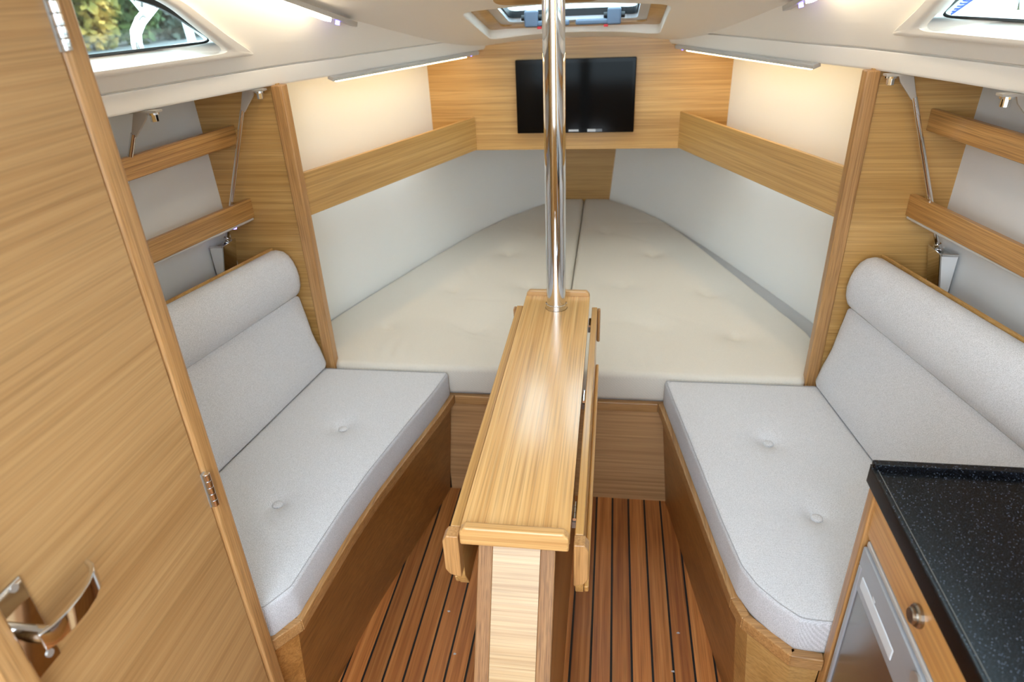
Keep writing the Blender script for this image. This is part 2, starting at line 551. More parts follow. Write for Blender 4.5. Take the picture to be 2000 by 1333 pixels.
# ------------------------------------------------------------------ hull sides
for sg, side, wname in ((-1, 'left', 'wall_left'), (1, 'right', 'wall_right')):
    ys = np.linspace(-0.45, Y_BH + 0.06, 12)
    zs = [-0.02, 0.3, 0.6, 0.9, 1.2, 1.36]
    rows = [[(sg * (hull(y) + 0.02 * (z - 0.9)), y, z) for z in zs] for y in ys]
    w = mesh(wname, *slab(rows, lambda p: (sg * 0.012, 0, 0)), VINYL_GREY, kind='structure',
             label='pale grey hull lining behind the %s settee' % side, cat='wall')
    ys = np.linspace(Y_BH + 0.01, 3.64, 30)
    zs = np.linspace(0.0, 0.958, 7)
    rows = [[(sg * (bow(y) + 0.10 * (z - 0.48) * min(1, (y - 1.6))), y, z) for z in zs] for y in ys]
    V, F = slab(rows, lambda p: (sg * 0.012, 0, 0))
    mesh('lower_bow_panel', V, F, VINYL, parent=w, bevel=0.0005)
    ys = np.linspace(Y_BH + 0.01, Y_TV + 0.004, 12)
    zs = np.linspace(0.958, 1.345, 5)
    rows = [[(sg * (ip(y, [1.76, 2.2, 2.64], [0.945, 0.76, 0.556])), y, z) for z in zs] for y in ys]
    mesh('upper_bow_panel', *slab(rows, lambda p: (sg * 0.012, 0, 0)), VINYL, parent=w)

# aft part of the cabin side (behind the door): plain panel
mesh('wall_aft_left', *box(-1.13, -0.5405, 0.80, 0.815, -0.002, 1.33), OX, kind='structure',
     label='oak partition closing the aft end of the left settee', cat='wall')

wa = empty('wall_aft', (0, -0.62, 0.0), 'oak companionway bulkhead behind the viewer', 'wall', kind='structure')
mesh('sill_panel', *box(-1.25, 1.25, -0.64, -0.62, 0.0, 0.80), OX, parent=wa)
mesh('side_panel', *box(-1.25, -0.52, -0.64, -0.62, 0.8005, 1.86), OZ, parent=wa)
mesh('side_panel', *box(0.52, 1.25, -0.64, -0.62, 0.8005, 1.86), OZ, parent=wa)

# ------------------------------------------------------------------ ceiling: side decks, coamings, roof
def coam_x(y, z, off=0.0):
    return L0(y) - 0.02 - 0.85 * (z - 1.367) - off
CH_Y = [-0.1, 1.2, 1.645, 1.92, 2.0, 2.11, 2.28, 2.375, 2.5, 2.7]
CH_Z = [1.86, 1.633, 1.519, 1.463, 1.447, 1.416, 1.390, 1.366, 1.348, 1.330]
CH_C = np.polyfit(CH_Y[1:], CH_Z[1:], 4)
def chz(y): return float(np.polyval(CH_C, y)) if y > 1.2 else float(np.polyval(CH_C, 1.2)) + 0.19 * (1.2 - y)
def chx(y):
    z = chz(y)
    return coam_x(y, z) if y < 2.375 else L0(y) - 0.02 * max(0, (2.64 - y) / 0.265)
def roofc(y): return max(1.352 + 0.2 * (2.64 - y), chz(y) + 0.018)
def roofz(x, y):
    c, e, xe = roofc(y), chz(y), chx(y)
    t = min(1.0, abs(x) / xe)
    return c - (c - e) * t ** 2.2

RY = list(np.linspace(0.36, 2.66, 47))
HATCH = dict(x=0.285, y0=2.03, y1=2.515)
# roof with a rounded rectangular opening for the deck hatch
def roof_mesh():
    hx, hy0, hy1 = HATCH['x'], HATCH['y0'], HATCH['y1']
    cx, cy = 0.0, (hy0 + hy1) / 2
    op = resample(rounded([(-hx, hy0), (hx, hy0), (hx, hy1), (-hx, hy1)], 0.05, 8), 0.006)
    ang = lambda p: math.atan2((p[1] - cy) / 0.24, (p[0] - cx) / 0.285)
    # outer boundary polygon of the roof
    n = len(op)
    rows = []
    ys = np.linspace(-0.05, 2.66, 90)
    outer = [(-chx(y), y) for y in ys] + [(x, 2.66) for x in np.linspace(-chx(2.66), chx(2.66), 24)[1:-1]] + [(chx(y), y) for y in ys[::-1]] + [(x, -0.05) for x in np.linspace(chx(-0.05), -chx(-0.05), 24)[1:-1]]
    O = np.array(outer)
    # shoot rays from the opening's centre through each opening point to the outer boundary
    outp = []
    for p in op:
        d = np.array([p[0] - cx, p[1] - cy]); best = None
        for i in range(len(O)):
            a, b = O[i], O[(i + 1) % len(O)]
            e = b - a
            den = d[0] * e[1] - d[1] * e[0]
            if abs(den) < 1e-9: continue
            w = a - np.array([cx, cy])
            t = (w[0] * e[1] - w[1] * e[0]) / den; s = (w[0] * d[1] - w[1] * d[0]) / den
            if t > 0 and -1e-6 <= s <= 1 + 1e-6 and (best is None or t < best): best = t
        outp.append((cx + d[0] * best, cy + d[1] * best))
    # add the four outer corners by snapping the nearest ray ends
    for c in [(-chx(-0.05), -0.05), (chx(-0.05), -0.05), (-chx(2.66), 2.66), (chx(2.66), 2.66)]:
        j = min(range(n), key=lambda i: (outp[i][0] - c[0]) ** 2 + (outp[i][1] - c[1]) ** 2)
        outp[j] = c
    K = 40
    for k in range(K + 1):
        t = (k / K) ** 1.4
        r = []
        for i in range(n):
            x = SM(op[i][0], outp[i][0], t); y = SM(op[i][1], outp[i][1], t)
            dz = 0.0
            if k == 0: dz = 0.008
            elif k == 1: dz = 0.002
            r.append((x, y, roofz(x, y) + dz))
        rows.append(r)
    up_ring = [(p[0], p[1], roofz(*p) + 0.075) for p in op]
    rows.insert(0, up_ring)
    outer_up = [(p[0], p[1], p[2] + 0.05) for p in rows[-1]]
    rows.append(outer_up)
    return grid(rows, True)
V, F = roof_mesh()
ceil = mesh('ceiling', V, F, GEL, smooth=True, kind='structure', label='cream moulded coachroof liner with a square hatch opening', cat='ceiling')

# ---- windows: outline in (y, z) on the coaming
def win_outline(scale=0.0, fwd=0.0, low=0.0, top=0.0):
    return [(0.62, 1.404 + low), (1.632 + fwd, 1.404 + low), (1.632 + fwd - 0.30 + top * 0.0, 1.535 + top), (1.25, 1.566 + top), (0.62, 1.60 + top)]
SURR = [(0.60, 1.402), (1.645, 1.405), (1.36, 1.532), (1.20, 1.585), (0.60, 1.650)]
OPEN = [(0.66, 1.414), (1.570, 1.418), (1.335, 1.528), (1.185, 1.572), (0.66, 1.625)]
GLAZ = [(0.70, 1.440), (1.572, 1.440), (1.375, 1.533), (1.20, 1.575), (0.70, 1.620)]
OUTB = 0.045   # glass sits this far outboard of the coaming
for sg, side in ((-1, 'left'), (1, 'right')):
    # side deck underside and lip
    ys = np.linspace(-0.45, 2.78, 40)
    rows = []
    for y in ys:
        o_ = 1.30
        rows.append([(sg * o_, y, Z_LIP + 0.004), (sg * (L0(y) + 0.012), y, Z_LIP), (sg * (L0(y) + 0.003), y, Z_LIP + 0.001), (sg * (L0(y) - 0.003), y, Z_LIP + 0.007),
                     (sg * (L0(y) - 0.0165), y, 1.3640), (sg * (L0(y) - 0.0165), y, 1.3655), (sg * (L0(y) - 0.0085), y, 1.3668), (sg * (L0(y) - 0.0095), y, 1.3690), (sg * (L0(y) - 0.020), y, 1.3700), (sg * (L0(y) - 0.0235), y, 1.3716)])
    V, F = grid(rows)
    mesh('side_deck_liner', V, F, GEL, parent=ceil, bevel=0.0006)
    # coaming with a window hole: ring between coaming boundary and opening
    op = resample(rounded(OPEN, [0.03, 0.045, 0.05, 0.05, 0.03], 6), 0.03)
    su = []
    sur = resample(rounded(SURR, [0.02, 0.018, 0.05, 0.05, 0.02], 8), 0.006)
    gl = resample(rounded(GLAZ, [0.02, 0.035, 0.05, 0.05, 0.02], 6), 0.03)
    def cp(p, off): return (sg * coam_x(p[0], p[1], off), p[0], p[1])
    # plain coaming sheet (with the hole cut by leaving out the part inside the surround outline)
    yc, zc = 1.25, 1.47
    n = len(sur)
    ysb = np.linspace(-0.05, 2.374, 80)
    bound = [(y, 1.3715) for y in ysb] + [(y, chz(y)) for y in ysb[::-1]] + [(-0.05, z) for z in np.linspace(chz(-0.05), 1.3715, 8)[1:-1]]
    B = np.array(bound)
    def shoot(p):
        d = np.array([p[0] - yc, p[1] - zc]); best = None
        for i in range(len(B)):
            a, b = B[i], B[(i + 1) % len(B)]; e = b - a
            den = d[0] * e[1] - d[1] * e[0]
            if abs(den) < 1e-9: continue
            w = a - np.array([yc, zc])
            t = (w[0] * e[1] - w[1] * e[0]) / den; s = (w[0] * d[1] - w[1] * d[0]) / den
            if t > 0 and -1e-6 <= s <= 1 + 1e-6 and (best is None or t < best): best = t
        return (yc + d[0] * best, zc + d[1] * best)
    # densify the surround outline near the forward tip so the far triangle of the coaming is followed
    bo = [shoot(p) for p in sur]
    j = min(range(n), key=lambda i: (bo[i][0] - 2.374) ** 2 * 1.0 + (bo[i][1] - 1.37) ** 2)
    bo[j] = (2.374, 1.369)
    for c in ((-0.05, 1.3715), (-0.05, chz(-0.05))):
        j = min(range(n), key=lambda i: (bo[i][0] - c[0]) ** 2 + (bo[i][1] - c[1]) ** 2); bo[j] = c
    rows = []
    for k in range(13):
        t = k / 12
        rows.append([cp((SM(sur[i][0], bo[i][0], t), SM(sur[i][1], bo[i][1], t)), 0.0) for i in range(n)])
    V, F = grid(rows, True)
    mesh('coaming_liner', V, F, GEL, parent=ceil, smooth=True)
    # raised surround: edge, face ring, reveal going outboard to the glass
    def match(poly, ref):
        # resample poly so that its points follow ref by angle
        Q = np.array(poly); out = []
        a0 = [math.atan2((q[1] - zc) * 4, q[0] - yc) for q in poly]
        for p in ref:
            a = math.atan2((p[1] - zc) * 4, p[0] - yc); d = np.array([math.cos(a), math.sin(a) / 4]); best = None
            for i in range(len(Q)):
                s0, s1 = Q[i], Q[(i + 1) % len(Q)]; e = s1 - s0
                den = d[0] * e[1] - d[1] * e[0]
                if abs(den) < 1e-9: continue
                w = s0 - np.array([yc, zc]); t = (w[0] * e[1] - w[1] * e[0]) / den; s = (w[0] * d[1] - w[1] * d[0]) / den
                if t > 0 and -1e-6 <= s <= 1 + 1e-6 and (best is None or t > best): best = t
            out.append(tuple(np.array([yc, zc]) + d * best))
        return out
    opm = match(op, sur); glm = match(gl, sur)
    shr = lambda P, k: [(yc + (p[0] - yc) * k, zc + (p[1] - zc) * k) for p in P]
    rows = [[cp(p, -0.006) for p in shr(sur, 1.004)], [cp(p, -0.005) for p in shr(sur, 1.0015)], [cp(p, 0.008) for p in sur], [cp(p, 0.014) for p in shr(sur, 0.9985)], [cp(p, 0.018) for p in shr(sur, 0.994)], [cp(p, 0.019) for p in shr(sur, 0.986)],
            [cp((SM(a[0], b[0], 0.6), SM(a[1], b[1], 0.6)), 0.019) for a, b in zip(sur, opm)],
            [cp(p, 0.018) for p in shr(opm, 1.006)], [cp(p, 0.013) for p in opm], [cp(p, 0.004) for p in shr(opm, 0.996)],
            [cp(p, -OUTB) for p in glm], [cp(p, -OUTB - 0.012) for p in glm]]
    V, F = grid(rows, True)
    mesh('window_surround', V, F, GEL, parent=ceil, smooth=True)
    # window: gasket and pane
    wd = empty('window_%d' % (1 if sg < 0 else 2), (sg * coam_x(1.2, 1.44, -OUTB), 1.2, 1.44),
               '%s wedge-shaped cabin window with black rubber gasket' % side, 'window', kind='structure')
    glo = [cp(p, -OUTB + 0.006) for p in shr(glm, 1.004)]; gli = [cp(p, -OUTB + 0.006) for p in shr(glm, 0.988)]
    q = [(yc + (p[0] - yc) * 0.976, zc + (p[1] - zc) * 0.84) for p in glm]
    rows = [[cp(p, -OUTB) for p in shr(glm, 1.003)], [cp(p, -OUTB + 0.006) for p in shr(glm, 1.003)], [cp(p, -OUTB + 0.006) for p in q], [cp(p, -OUTB) for p in q]]
    mesh('gasket', *grid(rows, True), RUBBER, parent=wd)
    V = [cp(p, -OUTB + 0.001) for p in q]; V2 = [cp(p, -OUTB - 0.005) for p in q]; n_ = len(V)
    mesh('pane', V + V2, [tuple(range(n_)), tuple(range(2 * n_ - 1, n_ - 1, -1))] + [(i, (i + 1) % n_, (i + 1) % n_ + n_, i + n_) for i in range(n_)], GLASS, parent=wd)

# wooden headliner panel aft of the hatch (its edge just shows at the top of the view)
pts = rounded([(-0.17, 1.84), (0.10, 1.84), (0.10, 1.955), (-0.17, 1.955)], 0.05, 5)
V = [(p[0], p[1], roofz(*p) + 0.004) for p in pts] + [(p[0], p[1], roofz(*p) - 0.006) for p in pts]
n = len(pts)
mesh('headliner_panel', V, [tuple(range(n)), tuple(range(2 * n - 1, n - 1, -1))] + [(i, (i + 1) % n, (i + 1) % n + n, i + n) for i in range(n)], OX, parent=ceil)

# ------------------------------------------------------------------ forward bulkhead with the TV
wf = empty('wall_front', (0, Y_TV, 0.955), 'oak bulkhead across the bow behind the TV', 'wall', kind='structure')
arc = [(x, 1.36 - 0.30 * x * x * 0.9) for x in np.linspace(0.62, -0.62, 25)]
arc = [(x, max(1.325, roofz(min(abs(x), 0.33), 2.63) + 0.012)) for x, _ in arc]
mesh('upper_panel', *prism([(-0.62, 0.955), (0.62, 0.955)] + arc, 'y', Y_TV, Y_TV + 0.018), oak('x', 0, 1.0, across=30, along=0.8), parent=wf, bevel=0.0015)
mesh('lower_panel', *box(-0.24, 0.24, 3.585, 3.60, 0.30, 0.97), OX, parent=wf)
mesh('locker_floor', *box(-0.60, 0.60, Y_TV + 0.018, 3.64, 0.957, 0.969), OX, parent=wf)

# ------------------------------------------------------------------ half bulkheads with solid edge posts
for sg, side in ((-1, 'left'), (1, 'right')):
    pb = empty('wall_partition_%s' % side, (sg * 0.86, Y_BH, 0.3), 'oak half bulkhead between the %s settee and the bow berth' % side, 'wall', kind='structure')
    xs = sorted([sg * 0.735, sg * 1.06])
    mesh('panel', *box(xs[0], xs[1], Y_BH + 0.002, Y_BH + 0.018, 0.0, 1.325), OX, parent=pb)
    xs = sorted([sg * 0.718, sg * 0.752])
    mesh('edge_post', *box(xs[0], xs[1], Y_BH - 0.008, Y_BH + 0.026, 0.392, 1.322), OAK_TRIM['z'], parent=pb, bevel=0.004, seg=3)

# ------------------------------------------------------------------ berth: base, lining, rail, mattresses
bb = empty('berth_base', (0, 1.75, 0), 'low oak locker front under the bow berth with a raised lip', 'cabinet')
mesh('front_panel', *box(-0.372, 0.372, 1.748, 1.762, 0.0, 0.384), wood('oak_berth_front', 'x', (208, 166, 118), (192, 149, 102), (168, 125, 80), across=22, along=0.8), parent=bb)
mesh('lip_rail', *box(-0.330, 0.303, 1.737, 1.750, 0.357, 0.388), OAK_TRIM['x'], parent=bb, bevel=0.003)
ys = np.linspace(1.765, 3.58, 20)
rows = [[(s * (bow(y) - 0.004), y, 0.378) for s in (-1, 0, 1)] for y in ys]
mesh('berth_board', *slab(rows, lambda p: (0, 0, 0.006)), FAB_BASE, parent=bb)

def mattress_fun(tufts, seed):
    rnd = random.Random(seed)
    wr = [(rnd.uniform(-0.7, 0.7), rnd.uniform(1.9, 3.4), rnd.uniform(0, 3.1), rnd.uniform(0.05, 0.16)) for _ in range(26)]
    def f(x, y):
        z = 0.0
        for tx, ty in tufts:
            d2 = (x - tx) ** 2 + (y - ty) ** 2
            z -= 0.014 * math.exp(-d2 / 0.0006) + 0.013 * math.exp(-d2 / 0.006)
        for wx, wy, a, l in wr:
            u = (x - wx) * math.cos(a) + (y - wy) * math.sin(a); v = -(x - wx) * math.sin(a) + (y - wy) * math.cos(a)
            z -= 0.0040 * math.exp(-(u / l) ** 2 - (v / 0.010) ** 2)
        # pulled folds along the aft edge
        if y < 2.05: z += 0.0034 * math.sin(x * 70 + 3 * math.sin(x * 23)) * math.exp(-((y - 1.80) / 0.09) ** 2) * (0.5 + 0.5 * math.sin(x * 9))
        return z
    return f
MZ0, MZ1 = 0.386, 0.486
lm = [(-0.0015, 1.752), (-0.0015, 3.583)] + [(-(bow(y) - ip(y, [1.8, 2.4, 3.2], [0.026, 0.018, 0.008])), y) for y in (3.58, 3.51, 3.43, 3.26, 3.06, 2.9, 2.71, 2.45, 2.16, 2.06)] + [(-0.90, 1.80), (-0.735, 1.795), (-0.712, 1.752)]
rm = [(0.0015, 1.752), (0.0015, 3.583)] + [(bow(y) - ip(y, [1.8, 2.2, 2.6, 3.0, 3.2], [0.085, 0.072, 0.06, 0.03, 0.008]), y) for y in (3.58, 3.51, 3.43, 3.26, 3.06, 2.9, 2.71, 2.45, 2.16, 2.06)] + [(0.83, 1.80), (0.735, 1.795), (0.712, 1.752)]
lt = [(-0.62, 2.02), (-0.30, 2.02), (-0.45, 2.35), (-0.17, 2.4), (-0.30, 2.75), (-0.12, 3.05)]
rt = [(0.56, 2.02), (0.30, 2.06), (0.52, 2.36), (0.2, 2.42), (0.33, 2.76), (0.13, 3.05)]
for poly, tf, side in ((lm, lt, 'left'), (rm, rt, 'right')):
    V, F, e = cushion_geo(poly, MZ0, MZ1, r=0.020, crown=0.006, zfun=mattress_fun(tf, 3 if side == 'left' else 5), step=0.016, rings=60, corner=0.015)
    mo = mesh('mattress', V, F, FAB_M, smooth=True, label='%s half of the beige grey bow mattress with tufted dimples' % side, cat='mattress', group='two mattress halves of the bow berth')
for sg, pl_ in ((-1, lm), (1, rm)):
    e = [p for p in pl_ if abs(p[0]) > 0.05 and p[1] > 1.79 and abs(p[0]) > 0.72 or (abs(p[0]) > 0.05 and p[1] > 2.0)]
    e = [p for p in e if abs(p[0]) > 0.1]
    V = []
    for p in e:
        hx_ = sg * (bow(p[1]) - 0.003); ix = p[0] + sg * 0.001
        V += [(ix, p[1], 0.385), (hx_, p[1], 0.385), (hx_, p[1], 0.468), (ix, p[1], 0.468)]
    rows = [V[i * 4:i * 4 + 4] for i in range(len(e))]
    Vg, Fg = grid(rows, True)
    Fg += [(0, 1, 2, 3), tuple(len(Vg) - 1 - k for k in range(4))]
    mesh('side_shade_strip', Vg, Fg, FAB_BASE, parent=bb)  # filler strip by the hull, shade along the mattress edge put into its grey

# ------------------------------------------------------------------ bow shelves with tall fiddles
for sg, side in ((-1, 'left'), (1, 'right')):
    sh = empty('bow_shelf', (sg * 0.55, 2.2, 0.955), 'oak shelf with a tall lip above the %s side of the bow berth' % side, 'shelf', 'bow shelves')
    a = (sg * 0.728, Y_BH + 0.026); b = (sg * 0.386, Y_TV)
    d = Vector((b[0] - a[0], b[1] - a[1])).normalized()
    ang = math.atan2(d.y, d.x)
    nrm = Vector((-d.y, d.x)) * (-0.014 if sg > 0 else 0.014)
    P = [a, b, (b[0] + nrm.x, b[1] + 0.0), (a[0] + nrm.x, a[1] + 0.0)]
    geo = ([(p[0], p[1], z) for z in (0.957, 1.082 + (0.008 if sg > 0 else 0)) for p in P], [(0, 1, 2, 3), (7, 6, 5, 4)] + [(i, (i + 1) % 4, (i + 1) % 4 + 4, i + 4) for i in range(4)])
    mesh('fiddle', *geo, wood('oak_bow_fiddle_' + side, 'x', OAKL, OAKM, OAKD, ang, across=34, along=0.7), parent=sh, bevel=0.002)
    P = [(a[0] + sg * 0.016, a[1]), (b[0] + sg * 0.016, b[1]), (sg * 0.60, b[1]), (sg * 0.95, a[1])]
    geo = ([(p[0], p[1], z) for z in (0.959, 0.969) for p in P], [(0, 1, 2, 3), (7, 6, 5, 4)] + [(i, (i + 1) % 4, (i + 1) % 4 + 4, i + 4) for i in range(4)])
    mesh('board', *geo, OY, parent=sh)

# ------------------------------------------------------------------ TV
tv = empty('television', (0, Y_TV - 0.03, 1.025), 'flat black television mounted on the forward oak bulkhead', 'television')
xw, z0, z1 = 0.2185, 1.024, 1.284
mesh('casing', *box(-xw, xw, Y_TV - 0.036, Y_TV - 0.004, z0, z1), BLACK_GLOSS, parent=tv, bevel=0.003)
fr = [(-xw + 0.001, z0 + 0.001), (xw - 0.001, z0 + 0.001), (xw - 0.001, z1 - 0.001), (-xw + 0.001, z1 - 0.001)]
mesh('screen', *box(-xw + 0.013, xw - 0.013, Y_TV - 0.0368, Y_TV - 0.0355, z0 + 0.018, z1 - 0.014), SCREEN, parent=tv)
mesh('wall_mount', *box(-0.06, 0.06, Y_TV - 0.004, Y_TV + 0.002, 1.1, 1.2), DARK, parent=tv)
mesh('maker_badge', *box(-0.024, 0.014, Y_TV - 0.0372, Y_TV - 0.036, z0 + 0.0055, z0 + 0.0125), WHITE_PRINT, parent=tv)
mesh('label_sticker', *box(0.047, 0.078, Y_TV - 0.0372, Y_TV - 0.036, z0 + 0.004, z0 + 0.0135), WHITE_PRINT, parent=tv)
mesh('label_sticker', *box(0.079, 0.102, Y_TV - 0.0372, Y_TV - 0.036, z0 + 0.004, z0 + 0.0135), plain('grey_print', (110, 114, 120), 0.5), parent=tv)

# ------------------------------------------------------------------ settees
LF = [(-0.331, 1.742), (-0.350, 1.63), (-0.391, 1.43), (-0.424, 1.26), (-0.444, 1.12), (-0.457, 0.98), (-0.466, 0.872)]
LE = [(-0.466, 0.872), (-0.506, 0.818)]
RF = [(0.304, 1.742), (0.330, 1.576), (0.360, 1.37), (0.392, 1.155), (0.413, 1.02)]
RM = [(0.413, 1.02), (0.428, 0.972)]
RD = [(0.428, 0.972), (0.505, 0.894)]
RE = [(0.505, 0.894), (0.5645, 0.889)]
def panel_geo(path, sg, th=0.014):
    """front board under a rail path: top set back 12 mm, foot set back 47 mm"""
    P = [Vector((p[0], p[1], 0)) for p in path]
    rows = []
    for z, back in ((0.0, 0.046), (0.358, 0.014)):
        r = []
        for p in P: r.append((p.x + sg * back, p.y, z))
        rows.append(r)
    return slab(rows, lambda p: (sg * th, 0.0, 0))
def rail_geo(path, sg):
    s = -1 if sg < 0 else 1
    # path runs aft; left normal of an aft-going path points to +x (outboard on the right side)
    sect = [(0.0, 0.0), (0.020 * s, 0.0), (0.020 * s, 0.031), (0.0, 0.031)]
    return sweep([(p[0], p[1], 0.357) for p in path], sect)
def back_x(y): return 0.737 + 0.14 * (1.74 - y)
def settee(side):
    sg = -1 if side == 'left' else 1
    root = empty('settee_base', (sg * 0.62, 1.3, 0), '%s oak settee base with a raised lip along its seat edge' % side, 'seat base', 'two settee bases')
    y_end = 0.82 if sg < 0 else 0.905
    front = LF if sg < 0 else RF
    mesh('front_panel', *panel_geo(front, sg), wood('oak_settee_front_' + side, 'y', (174, 124, 68), (156, 106, 52), (132, 86, 40), across=24, along=0.6, coat=0.3), parent=root, bevel=0.001)
    if sg < 0:
        mesh('end_panel', *panel_geo(LE, sg), wood('oak_settee_left_end', 'x', (186, 134, 74), (166, 114, 56), (138, 90, 42), across=24, along=0.6), parent=root)
        pieces = (LF, LE)
    else:
        mesh('corner_panel', *panel_geo(RM, sg), OY, parent=root)
        rows = [[(0.474, 0.972, 0.0), (0.530, 0.932, 0.0), (0.5648, 0.928, 0.0)], [(0.442, 0.972, 0.358), (0.512, 0.907, 0.358), (0.5648, 0.903, 0.358)]]
        mesh('end_panel', *slab(rows, lambda p: (0.01, 0.012, 0)), wood('oak_settee_end', 'x', OAKL, OAKM, OAKD, -0.5, across=26, along=0.8), parent=root)
        pieces = (RF, RM, RD, RE)
    for p in pieces:
        mesh('lip_rail', *rail_geo(p, sg), OAK_TRIM['y'] if p in (LF, RF) else OAK_TRIM['x'], parent=root, bevel=0.003)
    # seat board
    ins = [(x + sg * 0.02, y) for x, y in (front + (LE[1:] if sg < 0 else RM[1:] + RD[1:]))]
    if sg > 0: ins = [(x, y + 0.01) for x, y in ins]
    bk = [(sg * (back_x(y) + 0.10), y) for y in (y_end + 0.01, 1.2, 1.742)]
    poly = ins + bk
    mesh('seat_board', *prism(poly, 'z', 0.362, 0.378), OY, parent=root)
    # seat cushion
    if sg < 0:
        outl = [(-0.343, 1.742), (-0.360, 1.63), (-0.401, 1.43), (-0.434, 1.26), (-0.454, 1.12), (-0.467, 0.98), (-0.475, 0.885), (-0.508, 0.828), (-0.545, 0.822)] + [(-back_x(y) - 0.016, y) for y in (0.822, 1.1, 1.4, 1.742)]
        btn = [(-0.575, 1.436), (-0.622, 1.126)]
    else:
        outl = [(0.316, 1.742), (0.341, 1.576), (0.371, 1.37), (0.402, 1.155), (0.424, 1.03), (0.446, 0.982), (0.478, 0.942), (0.513, 0.910), (0.54, 0.907)] + [(back_x(y) + 0.016, y) for y in (0.907, 1.1, 1.4, 1.742)]
        btn = [(0.562, 1.465), (0.614, 1.197)]
    def dz(x, y):
        z = 0
        for bx, by in btn:
            d2 = (x - bx) ** 2 + (y - by) ** 2
            z -= 0.013 * math.exp(-d2 / 0.00045) + 0.010 * math.exp(-d2 / 0.0032)
        return z
    V, F, e = cushion_geo(outl, 0.379, 0.473, r=0.012, crown=0.005, zfun=dz, step=0.012, rings=64, corner=0.008)
    sc = mesh('seat_cushion', V, F, FAB, smooth=True, label='light grey woven seat cushion with two buttons on the %s settee' % side, cat='cushion', group='settee seat cushions')
    mesh('edge_seam', *tube([(p[0], p[1], 0.4715) for p in e] + [(e[0][0], e[0][1], 0.4715)], 0.0011, 6), FAB_D, parent=sc, smooth=True)
    for bx, by in btn:
        rows = []
        for rr, zz in ((0.012, -0.004), (0.0125, 0.0), (0.0115, 0.0022), (0.008, 0.0034), (0.004, 0.0040), (0.0003, 0.0042)):
            rows.append([(bx + rr * math.cos(t), by + rr * math.sin(t), 0.473 + 0.005 - 0.0165 + zz) for t in [2 * math.pi * k / 24 for k in range(24)]])
        V, F = grid(rows, True); F.append(tuple(range(24)))
        mesh('button', V, F, FAB, parent=sc, smooth=True)
    # back cushion: ruled surface, lean grows towards the stern
    ya, yb = (0.822, 1.744) if sg < 0 else (0.912, 1.744)
    prof = [(0.0, 0.476), (0.012, 0.535), (0.026, 0.60), (0.039, 0.66), (0.0475, 0.705), (0.051, 0.726)]
    bols = [(0.050, 0.7275), (0.040, 0.738), (0.0325, 0.757), (0.0295, 0.785), (0.032, 0.812), (0.040, 0.838), (0.053, 0.859), (0.068, 0.870), (0.084, 0.873), (0.099, 0.870)]
    def P3(o, z, y):
        k = 1 + (1.74 - y) * 1.1 * (z - 0.476) / 0.39
        top = 0.0
        return (sg * (back_x(y) + o + (z - 0.476) * 0.29 * (1.74 - y)), y, z)
    bc = empty('back_cushion', (sg * 0.80, 1.28, 0.476), 'light grey woven backrest with a rounded bolster on the %s settee' % side, 'cushion', 'settee back cushions')
    def closed(pr, backs, name, th):
        yy = [ya, ya + 0.004, ya + 0.012] + list(np.linspace(ya + 0.03, yb - 0.03, 14)) + [yb - 0.012, yb - 0.004, yb]
        sh = [0.010, 0.004, 0.0] + [0] * 14 + [0.0, 0.004, 0.010]
        loop = pr + backs
        cxo = sum(p[0] for p in loop) / len(loop); czo = sum(p[1] for p in loop) / len(loop)
        rows = []
        for y, s in zip(yy, sh):
            r = []
            for o, z in loop:
                L = math.hypot(cxo - o, czo - z) + 1e-6
                r.append(P3(o + (cxo - o) / L * s, z + (czo - z) / L * s, y))
            rows.append(r)
        V, F = grid(rows, True); m = len(loop)
        F.append(tuple(range(m))); F.append(tuple(reversed(range((len(rows) - 1) * m, len(rows) * m))))
        return mesh(name, V, F, FAB, parent=bc, smooth=True)
    closed([(0.004, 0.478), (0.002, 0.484)] + prof[1:], [(0.085, 0.7265), (0.072, 0.60), (0.055, 0.49), (0.03, 0.479)], 'lower_pad', 0.05)
    closed(bols, [(0.112, 0.862), (0.106, 0.80), (0.09, 0.7275)], 'bolster', 0.06)
    # back board with its wooden edge
    rows = []
    for y in np.linspace(ya, Y_BH, 10):
        rows.append([P3(o, z, y) for o, z in ((0.066, 0.48), (0.090, 0.62), (0.112, 0.75), (0.1165, 0.868))])
    bd = mesh('back_board', *slab(rows, lambda p: (sg * 0.005, 0, 0.0005)), OY, label='oak board edge behind the %s settee backrest' % side, cat='board', group='settee back boards')
settee('left')
settee('right')

